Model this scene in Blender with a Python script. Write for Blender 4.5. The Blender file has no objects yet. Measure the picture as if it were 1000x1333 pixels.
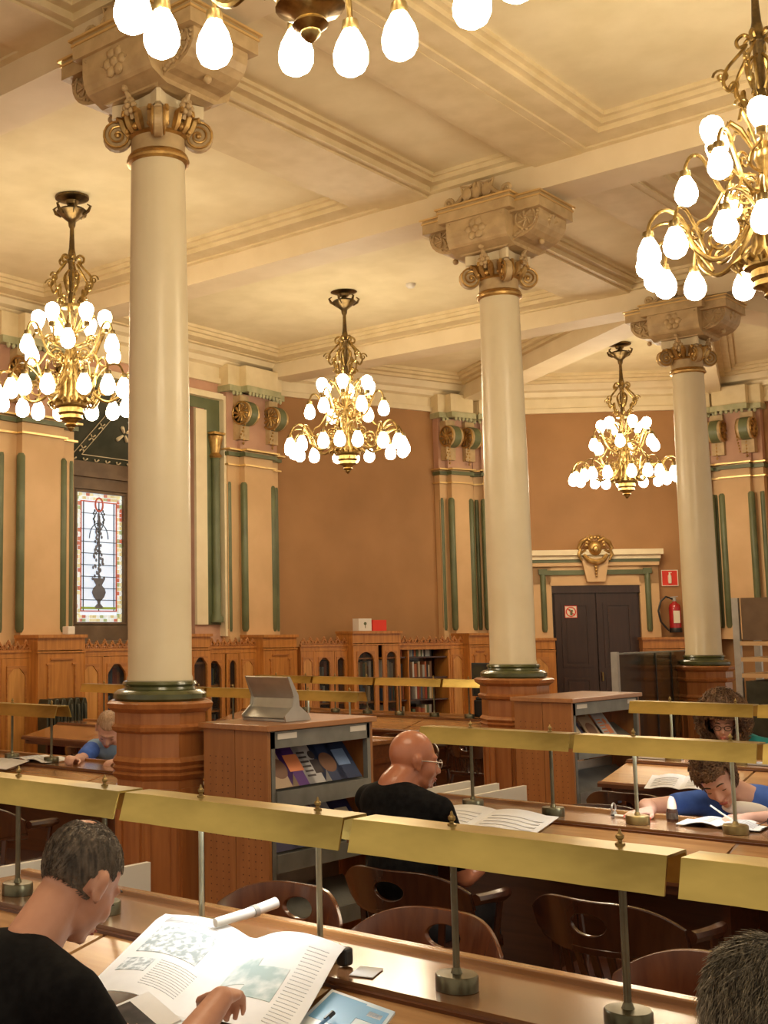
import bpy, math, random
from mathutils import Vector, Matrix, noise
random.seed(7)
C = bpy.context.scene.collection
PI = math.pi
FL = -0.07          # floor level (z = 0 is 7 cm above it)

# ------------------------------------------------------------------ materials
def _new(name):
    m = bpy.data.materials.new(name); m.use_nodes = True
    nt = m.node_tree; nt.nodes.clear()
    out = nt.nodes.new('ShaderNodeOutputMaterial'); b = nt.nodes.new('ShaderNodeBsdfPrincipled')
    nt.links.new(b.outputs[0], out.inputs[0])
    return m, nt, b
def noise_mat(name, c1, c2, scale=6, rough=.6, metal=0, stretch=(1,1,1), bump=0, coat=0, detail=4, lo=.35, hi=.65, spec=.5):
    m, nt, b = _new(name)
    tc = nt.nodes.new('ShaderNodeTexCoord'); mp = nt.nodes.new('ShaderNodeMapping'); mp.inputs['Scale'].default_value = stretch
    nz = nt.nodes.new('ShaderNodeTexNoise'); nz.inputs['Scale'].default_value = scale; nz.inputs['Detail'].default_value = detail
    r = nt.nodes.new('ShaderNodeValToRGB'); e = r.color_ramp.elements
    e[0].position = lo; e[1].position = hi; e[0].color = (*c1, 1); e[1].color = (*c2, 1)
    L = nt.links.new
    L(tc.outputs['Object'], mp.inputs[0]); L(mp.outputs[0], nz.inputs[0]); L(nz.outputs[0], r.inputs[0]); L(r.outputs[0], b.inputs['Base Color'])
    b.inputs['Roughness'].default_value = rough; b.inputs['Metallic'].default_value = metal
    b.inputs['Specular IOR Level'].default_value = spec
    b.inputs['Coat Weight'].default_value = coat; b.inputs['Coat Roughness'].default_value = .12
    if bump:
        bp = nt.nodes.new('ShaderNodeBump'); bp.inputs['Strength'].default_value = bump; bp.inputs['Distance'].default_value = .01
        L(nz.outputs[0], bp.inputs['Height']); L(bp.outputs[0], b.inputs['Normal'])
    return m
def flat(name, c, rough=.6, metal=0, emit=0, ecol=None, coat=0):
    m, nt, b = _new(name)
    b.inputs['Base Color'].default_value = (*c, 1); b.inputs['Roughness'].default_value = rough; b.inputs['Metallic'].default_value = metal
    b.inputs['Coat Weight'].default_value = coat
    if emit:
        b.inputs['Emission Color'].default_value = (*(ecol or c), 1); b.inputs['Emission Strength'].default_value = emit
    return m
def wood(name, c1, c2, rough=.35, coat=.3, axis='z', scale=3.0):
    st = {'x': (.7, 9, 9), 'y': (9, .7, 9), 'z': (9, 9, .7)}[axis]
    m, nt, b = _new(name)
    tc = nt.nodes.new('ShaderNodeTexCoord'); mp = nt.nodes.new('ShaderNodeMapping'); mp.inputs['Scale'].default_value = st
    nz = nt.nodes.new('ShaderNodeTexNoise'); nz.inputs['Scale'].default_value = scale; nz.inputs['Detail'].default_value = 8; nz.inputs['Distortion'].default_value = .4
    n2 = nt.nodes.new('ShaderNodeTexNoise'); n2.inputs['Scale'].default_value = 1.7
    r = nt.nodes.new('ShaderNodeValToRGB'); e = r.color_ramp.elements
    e[0].position = .3; e[1].position = .7; e[0].color = (*c1, 1); e[1].color = (*c2, 1)
    mx = nt.nodes.new('ShaderNodeMix'); mx.data_type = 'RGBA'; mx.blend_type = 'MULTIPLY'; mx.inputs['Factor'].default_value = .35
    L = nt.links.new
    L(tc.outputs['Object'], mp.inputs[0]); L(mp.outputs[0], nz.inputs[0]); L(nz.outputs[0], r.inputs[0])
    L(tc.outputs['Object'], n2.inputs[0]); L(r.outputs[0], mx.inputs[6]); L(n2.outputs[0], mx.inputs[7]); L(mx.outputs[2], b.inputs['Base Color'])
    b.inputs['Roughness'].default_value = rough; b.inputs['Coat Weight'].default_value = coat; b.inputs['Coat Roughness'].default_value = .15
    return m
MT = {
 'plaster': noise_mat('ceiling plaster', (.78,.67,.41), (.86,.75,.49), 3, .75),
 'mould': noise_mat('cornice paint', (.72,.59,.34), (.80,.67,.42), 5, .6),
 'beam': noise_mat('beam paint', (.78,.65,.42), (.84,.71,.48), 3, .6),
 'wall': noise_mat('ochre wall', (.335,.170,.062), (.40,.205,.078), 1.2, .7, bump=.05),
 'pil': noise_mat('pilaster paint', (.62,.40,.195), (.70,.46,.235), 2, .6),
 'pink': noise_mat('rose plaster', (.52,.29,.19), (.60,.35,.23), 3, .7),
 'cream': noise_mat('cream paint', (.78,.66,.42), (.85,.73,.49), 4, .5),
 'shaft': noise_mat('column paint', (.74,.64,.42), (.80,.70,.48), 2.2, .38, coat=.15),
 'stone': noise_mat('capital paint', (.45,.315,.155), (.58,.42,.215), 9, .5, bump=.3),
 'gilt': noise_mat('old gilt', (.38,.22,.07), (.62,.40,.14), 14, .35, .75, bump=.3),
 'goldline': flat('gold edge', (.80,.58,.26), .38, .7),
 'pgreen': noise_mat('pale green gilt', (.36,.36,.20), (.48,.46,.27), 8, .5),
 'green': noise_mat('green paint', (.10,.115,.052), (.145,.165,.078), 3, .45),
 'dgreen': noise_mat('dark green base', (.055,.065,.022), (.10,.11,.04), 5, .25, coat=.5),
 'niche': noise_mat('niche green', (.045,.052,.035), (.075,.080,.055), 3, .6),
 'oak': wood('golden oak', (.47,.175,.034), (.70,.295,.064)),
 'oakx': wood('golden oak rail', (.42,.155,.036), (.62,.26,.066), axis='x'),
 'oakp': wood('oak panel', (.55,.24,.055), (.80,.40,.11)),
 'ped': wood('pedestal oak', (.40,.14,.040), (.54,.215,.066), .3, .4),
 'desk': wood('desk top oak', (.36,.16,.05), (.52,.26,.09), .22, .6, axis='y'),
 'deskd': wood('desk strip', (.25,.11,.045), (.36,.17,.07), .2, .7, axis='y'),
 'deske': wood('desk edge', (.12,.04,.016), (.20,.07,.026), .3, .4, axis='y'),
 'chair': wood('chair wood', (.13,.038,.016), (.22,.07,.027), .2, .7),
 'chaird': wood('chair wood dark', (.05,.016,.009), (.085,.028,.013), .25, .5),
 'ply': wood('shelf end wood', (.40,.155,.044), (.52,.22,.066), .45, .15),
 'plyt': wood('shelf top wood', (.42,.175,.055), (.54,.24,.08), .3, .3, axis='x'),
 'door': wood('dark door wood', (.040,.018,.012), (.062,.028,.018), .35, .3),
 'brass': noise_mat('brass shade', (.34,.25,.07), (.84,.64,.19), 3.2, .30, .86, (1,.4,1), bump=.03, detail=6),
 'brassd': noise_mat('worn brass', (.24,.17,.07), (.42,.31,.13), 9, .35, .9),
 'post': noise_mat('bronze post', (.12,.11,.075), (.22,.20,.13), 9, .35, .8),
 'postl': noise_mat('nickel post', (.42,.42,.30), (.58,.58,.42), 9, .28, .9),
 'chand': noise_mat('chandelier brass', (.22,.145,.05), (.50,.35,.125), 20, .30, .95),
 'bronze': noise_mat('dark bronze', (.10,.07,.035), (.22,.15,.06), 20, .35, .9),
 'socket': flat('socket porcelain', (.85,.70,.42), .4),
 'bulb': flat('lit bulb', (1,.95,.85), .3, 0, 26, (1,.83,.58)),
 'tube': flat('lit tube', (1,1,1), .3, 0, 64, (.93,.97,1)),
 'white': flat('white laminate', (.78,.74,.66), .45),
 'paper': noise_mat('paper', (.80,.80,.78), (.88,.88,.86), 8, .7),
 'steel': noise_mat('grey steel', (.20,.20,.18), (.28,.28,.25), 6, .4, .4),
 'lsteel': noise_mat('light steel', (.44,.42,.38), (.54,.52,.47), 8, .35, .6),
 'black': flat('black plastic', (.012,.012,.012), .4),
 'blackcloth': noise_mat('black cotton', (.004,.004,.005), (.009,.009,.010), 40, .9, spec=.15),
 'jean': noise_mat('dark trousers', (.012,.012,.018), (.02,.02,.028), 40, .9),
 'bluecloth': noise_mat('blue cotton', (.045,.13,.55), (.065,.17,.66), 20, .85),
 'skyblue': noise_mat('sky blue cotton', (.25,.42,.66), (.31,.48,.72), 20, .85),
 'skin': noise_mat('skin', (.60,.30,.20), (.70,.37,.25), 9, .42),
 'skin2': noise_mat('tanned skin', (.46,.17,.09), (.56,.22,.125), 9, .3, coat=.2),
 'skin3': noise_mat('pale skin', (.70,.40,.30), (.78,.47,.36), 9, .45),
 'hairb': noise_mat('brown hair', (.028,.017,.010), (.085,.055,.034), 30, .55, 0, (3,3,.6), bump=.7),
 'hairg': noise_mat('grey hair', (.07,.060,.042), (.34,.30,.22), 34, .5, 0, (4,4,.5), bump=.8),
 'hairl': noise_mat('sandy grey hair', (.42,.27,.16), (.62,.44,.30), 34, .5, 0, (3,3,.6), bump=.6),
 'hairc': noise_mat('curly brown hair', (.06,.030,.015), (.24,.13,.065), 22, .55, 0, (1,1,1), bump=.8),
 'hairm': noise_mat('short brown grey hair', (.045,.034,.024), (.17,.135,.10), 30, .5, 0, (3,3,.6), bump=.6),
 'lip': flat('lip', (.52,.16,.13), .4), 'eye': flat('eye white', (.7,.66,.6), .3), 'iris': flat('iris', (.03,.02,.012), .2),
 'red': flat('red enamel', (.42,.012,.018), .25, coat=.6), 'signred': flat('sign red', (.72,.04,.02), .5),
 'signwhite': flat('sign white', (.85,.78,.62), .5), 'teal': flat('teal cloth', (.01,.26,.27), .7),
 'dbase': noise_mat('dark bronze base', (.09,.085,.05), (.20,.18,.11), 9, .3, .8),
 'lead': flat('lead came', (.03,.035,.03), .5), 'wframe': noise_mat('brown window frame', (.14,.085,.045), (.19,.12,.065), 5, .5),
 'radi': noise_mat('radiator iron', (.035,.035,.022), (.06,.06,.04), 7, .35, .3),
 'glass': None, 'floor': None,
}
def mk_glass():
    m, nt, b = _new('cabinet glass'); b.inputs['Base Color'].default_value = (.05,.05,.045,1); b.inputs['Roughness'].default_value = .04; b.inputs['Specular IOR Level'].default_value = .3
    b.inputs['Alpha'].default_value = .22; m.blend_method = 'BLEND'; return m
MT['glass'] = mk_glass()
def mk_screen():
    m, nt, b = _new('smoked glass'); b.inputs['Base Color'].default_value = (.03,.026,.02,1); b.inputs['Roughness'].default_value = .12
    b.inputs['Alpha'].default_value = .72; return m
MT['screen'] = mk_screen()
def mk_floor():
    m, nt, b = _new('parquet floor')
    tc = nt.nodes.new('ShaderNodeTexCoord'); br = nt.nodes.new('ShaderNodeTexBrick')
    br.inputs['Color1'].default_value = (.50,.24,.09,1); br.inputs['Color2'].default_value = (.40,.18,.065,1); br.inputs['Mortar'].default_value = (.12,.05,.02,1)
    br.inputs['Scale'].default_value = 1; br.inputs['Mortar Size'].default_value = .004; br.inputs['Brick Width'].default_value = .5; br.inputs['Row Height'].default_value = .08
    nt.links.new(tc.outputs['Object'], br.inputs[0]); nt.links.new(br.outputs[0], b.inputs['Base Color']); b.inputs['Roughness'].default_value = .3
    return m
MT['floor'] = mk_floor()

# ------------------------------------------------------------------ mesh builder
class MB:
    def __init__(s): s.v = []; s.f = []; s.sm = []; s.X = Matrix.Identity(4)
    def add(s, vs, fs, smooth=False):
        n = len(s.v); s.v += [tuple(s.X @ Vector(p)) for p in vs]
        s.f += [tuple(i + n for i in f) for f in fs]; s.sm += [smooth] * len(fs); return s
    def box(s, x0, x1, y0, y1, z0, z1, M=None):
        vs = [Vector((x, y, z)) for z in (z0, z1) for y in (y0, y1) for x in (x0, x1)]
        if M: vs = [M @ p for p in vs]
        return s.add(vs, [(0,2,3,1),(4,5,7,6),(0,1,5,4),(1,3,7,5),(3,2,6,7),(2,0,4,6)])
    def bar(s, a, b, w, h, up=(0,0,1)):          # box beam a->b
        a, b = Vector(a), Vector(b); d = (b - a); L = d.length; d.normalize(); u = Vector(up)
        if abs(d.dot(u)) > .98: u = Vector((1,0,0))
        r = d.cross(u).normalized(); u = r.cross(d)
        M = Matrix((( r.x, d.x, u.x, a.x), (r.y, d.y, u.y, a.y), (r.z, d.z, u.z, a.z), (0,0,0,1)))
        return s.box(-w/2, w/2, 0, L, -h/2, h/2, M)
    def lathe(s, prof, c=(0,0,0), n=20, ph=0, smooth=True, ax=None):   # prof [(r,z)]
        vs, fs = [], []; c = Vector(c)
        Q = Matrix.Identity(3) if ax is None else Vector(ax).normalized().to_track_quat('Z', 'Y').to_matrix()
        for r, z in prof:
            for k in range(n):
                a = ph + 2*PI*k/n; vs.append(c + Q @ Vector((r*math.cos(a), r*math.sin(a), z)))
        m = len(prof)
        for i in range(m - 1):
            for k in range(n):
                k2 = (k+1) % n; fs.append((i*n+k, i*n+k2, (i+1)*n+k2, (i+1)*n+k))
        fs.append(tuple(reversed(range(n)))); fs.append(tuple(range((m-1)*n, m*n)))
        return s.add(vs, fs, smooth)
    def ell(s, c, r, R=None, n=16, m=10):
        vs, fs = [], []; c = Vector(c)
        for i in range(m+1):
            t = PI*i/m
            for k in range(n):
                a = 2*PI*k/n; p = Vector((r[0]*math.sin(t)*math.cos(a), r[1]*math.sin(t)*math.sin(a), r[2]*math.cos(t)))
                if R is not None: p = R @ p
                vs.append(c + p)
        for i in range(m):
            for k in range(n):
                k2 = (k+1) % n; fs.append((i*n+k, (i+1)*n+k, (i+1)*n+k2, i*n+k2))
        return s.add(vs, fs, True)
    def tube(s, pts, r, n=6, closed=False):
        pts = [Vector(p) for p in pts]; rs = r if isinstance(r, (list, tuple)) else [r]*len(pts)
        vs, fs = [], []; prev = None; N = len(pts)
        for i, p in enumerate(pts):
            if closed: d = pts[(i+1) % N] - pts[i-1]
            else: d = pts[min(i+1, N-1)] - pts[max(i-1, 0)]
            if d.length < 1e-9: d = Vector((0,0,1))
            d.normalize()
            if prev is None: u = d.orthogonal().normalized()
            else:
                u = prev - d*prev.dot(d)
                u = u.normalized() if u.length > 1e-6 else d.orthogonal().normalized()
            prev = u; w = d.cross(u)
            for k in range(n):
                a = 2*PI*k/n; vs.append(p + (u*math.cos(a) + w*math.sin(a))*rs[i])
        for i in range(N if closed else N-1):
            j = (i+1) % N
            for k in range(n):
                k2 = (k+1) % n; fs.append((i*n+k, i*n+k2, j*n+k2, j*n+k))
        if not closed: fs.append(tuple(reversed(range(n)))); fs.append(tuple(range((N-1)*n, N*n)))
        return s.add(vs, fs, True)
    def caps(s, a, ra, b, rb, n=12):             # round cone
        a, b = Vector(a), Vector(b); L = (b-a).length; pr = []
        for i in range(5): t = PI/2*i/4; pr.append((max(1e-4, ra*math.sin(t)), -ra*math.cos(t)))
        for i in range(5): t = PI/2*i/4; pr.append((max(1e-4, rb*math.cos(t)), L + rb*math.sin(t)))
        return s.lathe(pr, a, n, ax=(b-a) if L > 1e-6 else (0,0,1))
    def prism(s, poly, y0, y1, pl='xz', M=None):  # extrude polygon
        f = {'xz': lambda a, b, t: (a, t, b), 'xy': lambda a, b, t: (a, b, t), 'yz': lambda a, b, t: (t, a, b)}[pl]
        n = len(poly); vs = [Vector(f(a, b, y0)) for a, b in poly] + [Vector(f(a, b, y1)) for a, b in poly]
        if M: vs = [M @ p for p in vs]
        fs = [tuple(range(n)), tuple(reversed(range(n, 2*n)))] + [(i, i+n, (i+1) % n + n, (i+1) % n) for i in range(n)]
        return s.add(vs, fs)
    def ring(s, outer, inner, y0, y1, pl='xz'):   # frame between two equal-length outlines
        f = {'xz': lambda a, b, t: (a, t, b), 'xy': lambda a, b, t: (a, b, t), 'yz': lambda a, b, t: (t, a, b)}[pl]
        n = len(outer); vs = [f(a, b, t) for t in (y0, y1) for ol in (outer, inner) for a, b in ol]
        fs = []
        for i in range(n):
            j = (i+1) % n
            fs += [(i, j, n+j, n+i), (2*n+j, 2*n+i, 3*n+i, 3*n+j), (j, i, 2*n+i, 2*n+j), (n+i, n+j, 3*n+j, 3*n+i)]
        return s.add(vs, fs)
    def obj(s, name, mat, parent=None, bevel=0, **kw):
        me = bpy.data.meshes.new(name); me.from_pydata([tuple(p) for p in s.v], [], s.f); me.update()
        for p, q in zip(me.polygons, s.sm): p.use_smooth = q
        if any(s.sm): me.set_sharp_from_angle(angle=math.radians(42))
        o = bpy.data.objects.new(name, me); C.objects.link(o)
        if mat: me.materials.append(MT[mat] if isinstance(mat, str) else mat)
        if parent: o.parent = parent
        if bevel:
            b = o.modifiers.new('b', 'BEVEL'); b.width = bevel; b.segments = 2; b.limit_method = 'ANGLE'
        for k, v in kw.items(): o[k] = v
        return o
def empty(name, loc=(0,0,0), rz=0, **kw):
    o = bpy.data.objects.new(name, None); C.objects.link(o); o.location = loc; o.rotation_euler = (0,0,rz); o.empty_display_size = .1
    for k, v in kw.items(): o[k] = v
    return o
def thing(name, label, cat, loc=(0,0,0), rz=0, group=None):
    o = empty(name, loc, rz, label=label, category=cat)
    if group: o['group'] = group
    return o
def tag(o, label, cat, group=None):
    o['label'] = label; o['category'] = cat
    if group: o['group'] = group
    return o
def struct(o): o['kind'] = 'structure'; return o
def copy_tree(o, parent=None):
    c = o.copy(); C.objects.link(c)
    if parent: c.parent = parent
    for ch in list(o.children): copy_tree(ch, c)
    return c
def dup(o, loc, rz, label, group=None):
    c = copy_tree(o); c.location = loc; c.rotation_euler = (0,0,rz); c['label'] = label
    if group: c['group'] = group
    return c
def smooth(pts, k=4):    # Catmull-Rom through the points
    P = [Vector(p) for p in pts]; out = []
    for i in range(len(P)-1):
        a, b, c, d = P[max(i-1,0)], P[i], P[i+1], P[min(i+2,len(P)-1)]
        for j in range(k):
            t = j/k; out.append(.5*((2*b)+(c-a)*t+(2*a-5*b+4*c-d)*t*t+(3*b-a-3*c+d)*t**3))
    return out + [P[-1]]
def ramp(rs, k=4): return [rs[i]+(rs[i+1]-rs[i])*j/k for i in range(len(rs)-1) for j in range(k)] + [rs[-1]]
def octo(r, z):  # flat-to-flat apothem r, a face towards the 45 degree diagonals
    R = r/math.cos(PI/8); return [(R*math.cos(PI/8 + k*PI/4), R*math.sin(PI/8 + k*PI/4)) for k in range(8)]
# ------------------------------------------------------------------ camera (pose solved from the room's vanishing points)
cam = bpy.data.cameras.new('camera'); co = bpy.data.objects.new('camera', cam); C.objects.link(co)
Rm = [[0.67881853,-0.73426525,-0.00774288],[0.08354374,0.08770251,-0.99263725],[0.72953811,0.67317369,0.12087735]]
M3 = Matrix((Rm[0], [-a for a in Rm[1]], [-a for a in Rm[2]])).transposed()
co.matrix_world = Matrix.Translation((0,0,1.62)) @ M3.to_4x4()
cam.sensor_fit = 'HORIZONTAL'; cam.sensor_width = 36; cam.lens = 1585.67/1000*36
cam.shift_x = .23743; cam.shift_y = -.0331; cam.clip_start = .05
bpy.context.scene.camera = co

# ------------------------------------------------------------------ setting
A0 = (13.05, 4.9); APO = 5.5; VR = APO/math.cos(math.radians(18)); YW = 10.7
def pol(r, deg): a = math.radians(deg); return (A0[0]+r*math.cos(a), A0[1]+r*math.sin(a))
V = {d: pol(VR, d) for d in (90, 54, 18, -18)}
struct(MB().box(-4, 19.5, -4, 12.2, FL-.1, FL).obj('floor', 'floor'))
# ceiling slab
struct(MB().box(-1.5, 19.3, -2.5, 12.2, 5.47, 5.6).obj('ceiling', 'plaster'))
TX = [.9, 4.92, 8.95, 13.05]; LY = [(5.4,5.8), (4.0,4.4), (-.25,.15)]
tn = [0]
def trim(m, mat, **k): tn[0] += 1; return struct(m.obj('trim_%d' % tn[0], mat, **k))
for x in TX:
    m = MB(); y1 = YW - .2
    m.prism([(x-.2,5.14),(x+.2,5.14),(x+.2,5.48),(x-.2,5.48)], -2.4, y1, 'xz')
    trim(m, 'beam')
xs = [-1.5] + TX
for (a, b) in LY:
    m = MB()
    for i in range(len(xs)-1): m.box(xs[i]+.2, xs[i+1]-.2, a, b, 5.33, 5.48)
    trim(m, 'mould')
# coffer mouldings, stepped profile around each coffer
def coffer(x0, x1, y0, y1):
    m = MB()
    for (e0, e1, z) in ((0,.06,5.335), (.06,.25,5.352), (.25,.30,5.395), (.30,.34,5.435)):
        o = [(x0+e0,y0+e0),(x1-e0,y0+e0),(x1-e0,y1-e0),(x0+e0,y1-e0)]; i = [(x0+e1,y0+e1),(x1-e1,y0+e1),(x1-e1,y1-e1),(x0+e1,y1-e1)]
        m.ring(o, i, z, 5.475, 'xy')
    trim(m, 'mould')
def cofferi(x0, x1, y0, y1):
    m = MB()
    for (e0, e1, z) in ((0,.06,5.35), (.06,.13,5.40), (.13,.16,5.44)):
        o = [(x0+e0,y0+e0),(x1-e0,y0+e0),(x1-e0,y1-e0),(x0+e0,y1-e0)]; i = [(x0+e1,y0+e1),(x1-e1,y0+e1),(x1-e1,y1-e1),(x0+e1,y1-e1)]
        m.ring(o, i, z, 5.475, 'xy')
    trim(m, 'mould')
for i in range(len(xs)-1):
    a, b = xs[i]+.2, xs[i+1]-.2
    coffer(a, b, 5.8, 10.45); cofferi(a, b, 4.4, 5.4); coffer(a, b, .15, 4.0)
    if i < 3: coffer(a, b, -2.45, -.25)
# walls
struct(MB().box(-1.5, 9.34, YW, YW+.2, FL, 5.55).box(11.45, V[90][0]+.05, YW, YW+.2, FL, 5.55).box(9.34, 11.45, YW, YW+.2, FL, 1.50).box(9.34, 11.45, YW, YW+.2, 4.72, 5.55).obj('wall_left', 'pink'))
def wall_local(deg):   # local frame: x to the right seen from the room, y into the wall, z up, origin at the wall face
    a = math.radians(deg); p = pol(APO, deg); return (p[0], p[1], 0), a - PI/2
HW = VR*math.sin(math.radians(18))
for nm, deg in (('wall_far_left',72),('wall_far',36),('wall_far_right',0)):
    loc, rz = wall_local(deg)
    w = struct(MB().box(-HW-.03, HW+.03, 0, .2, FL, 5.55).obj(nm, 'wall')); w.location = loc; w.rotation_euler[2] = rz
    m = MB()          # cornice
    prof = [(0,4.95),(-.05,4.95),(-.05,5.02),(-.02,5.03),(-.02,5.17),(-.10,5.19),(-.12,5.26),(-.20,5.28),(-.26,5.36),(-.36,5.39),(-.36,5.43),(-.42,5.44),(-.42,5.48),(0,5.48)]
    m.prism(prof, -HW-.05, HW+.05, 'yz'); o = trim(m, 'cream'); o.location = loc; o.rotation_euler[2] = rz
m = MB(); m.prism([(YW+a, z) for a, z in prof], -1.5, V[90][0]+.1, 'yz'); trim(m, 'cream')
# apse ribs from the third column's beam crossing to the corners, wedge mouldings
for d in (54, 18, -18):
    p = pol(.3, d); q = pol(VR-.15, d)
    trim(MB().bar((*p,5.31),(*q,5.31), .42, .34), 'beam')
    m = MB()
def wedge(d0, d1):
    m = MB(); c = (d0+d1)/2; a0, a1 = math.radians(d0), math.radians(d1)
    def tri(off):
        # inset of wedge with sides offset
        ap = APO-.30-off; k = (.21+off)/math.sin(math.radians(18)); h = math.tan(math.radians(18))
        P = lambda r, s: (A0[0]+r*math.cos(math.radians(c))-s*math.sin(math.radians(c)), A0[1]+r*math.sin(math.radians(c))+s*math.cos(math.radians(c)))
        return [P(k+.0,0), P(ap,-(ap-k)*h), P(ap,(ap-k)*h)]
    for (e0, e1, z) in ((0,.07,5.35),(.07,.16,5.39),(.16,.22,5.43)): m.ring(tri(e0), tri(e1), z, 5.475, 'xy')
    trim(m, 'mould')
wedge(54, 90); wedge(18, 54); wedge(-18, 18)
# green scalloped moulding above pilasters is built with them below

# ---- window recess and window
m = MB(); YN = 11.35
m.box(9.26, 9.34, YW+.01, YN+.1, 1.56, 4.9).box(11.46, 11.54, YW+.01, YN+.1, 1.56, 4.9).box(9.3, 11.5, YW+.01, YN+.3, 1.46, 1.56)
m.box(9.34, 11.46, YN, YN+.12, 1.56, 1.76).box(9.34, 11.46, YN, YN+.12, 3.44, 3.8).box(9.34,9.99,YN,YN+.12,1.76,3.44).box(10.85,11.46,YN,YN+.12,1.76,3.44).box(9.6,11.45,YN-.05,YN,3.60,3.66).box(9.6,11.45,YN-.05,YN,1.55,1.60)
trim(m, 'wframe')
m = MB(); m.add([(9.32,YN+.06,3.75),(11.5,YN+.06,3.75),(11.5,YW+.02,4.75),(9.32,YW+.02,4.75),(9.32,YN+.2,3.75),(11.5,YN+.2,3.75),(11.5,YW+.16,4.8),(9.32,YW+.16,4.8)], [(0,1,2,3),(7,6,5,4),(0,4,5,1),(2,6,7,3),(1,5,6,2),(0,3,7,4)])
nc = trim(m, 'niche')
# painted flower border on the sloping head of the recess
m = MB()
def onslope(x, t): return Vector((x, YN+.06+(YW-.04-YN)*t, 3.75+1.0*t)) + Vector((0,-.012,-.008))
def dot(x, t, r):
    c = onslope(x, t)
    for k in range(4):
        a = PI/4+k*PI/2; d = Vector((math.cos(a)*r, -.54*math.sin(a)*r, .84*math.sin(a)*r)); m.caps(c+d*.35, r*.16, c+d, r*.26, 6)
for k in range(8): dot(9.95+k*.19, .06, .045)
for k in range(1,7): dot(9.95+k*.075, .06+k*.135, .045); dot(11.28-k*.03, .06+k*.135, .045)
dot(10.6,.42,.11); dot(11.0,.42,.09)
for a, b in (((9.85,.02),(10.37,.98)), ((9.8,.0),(11.42,.0)), ((10.05,.13),(11.25,.13)),((10.05,.13),(10.5,.98))): m.bar(onslope(*a), onslope(*b), .012, .008)
o = m.obj('painted_border', 'cream', nc)

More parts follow.
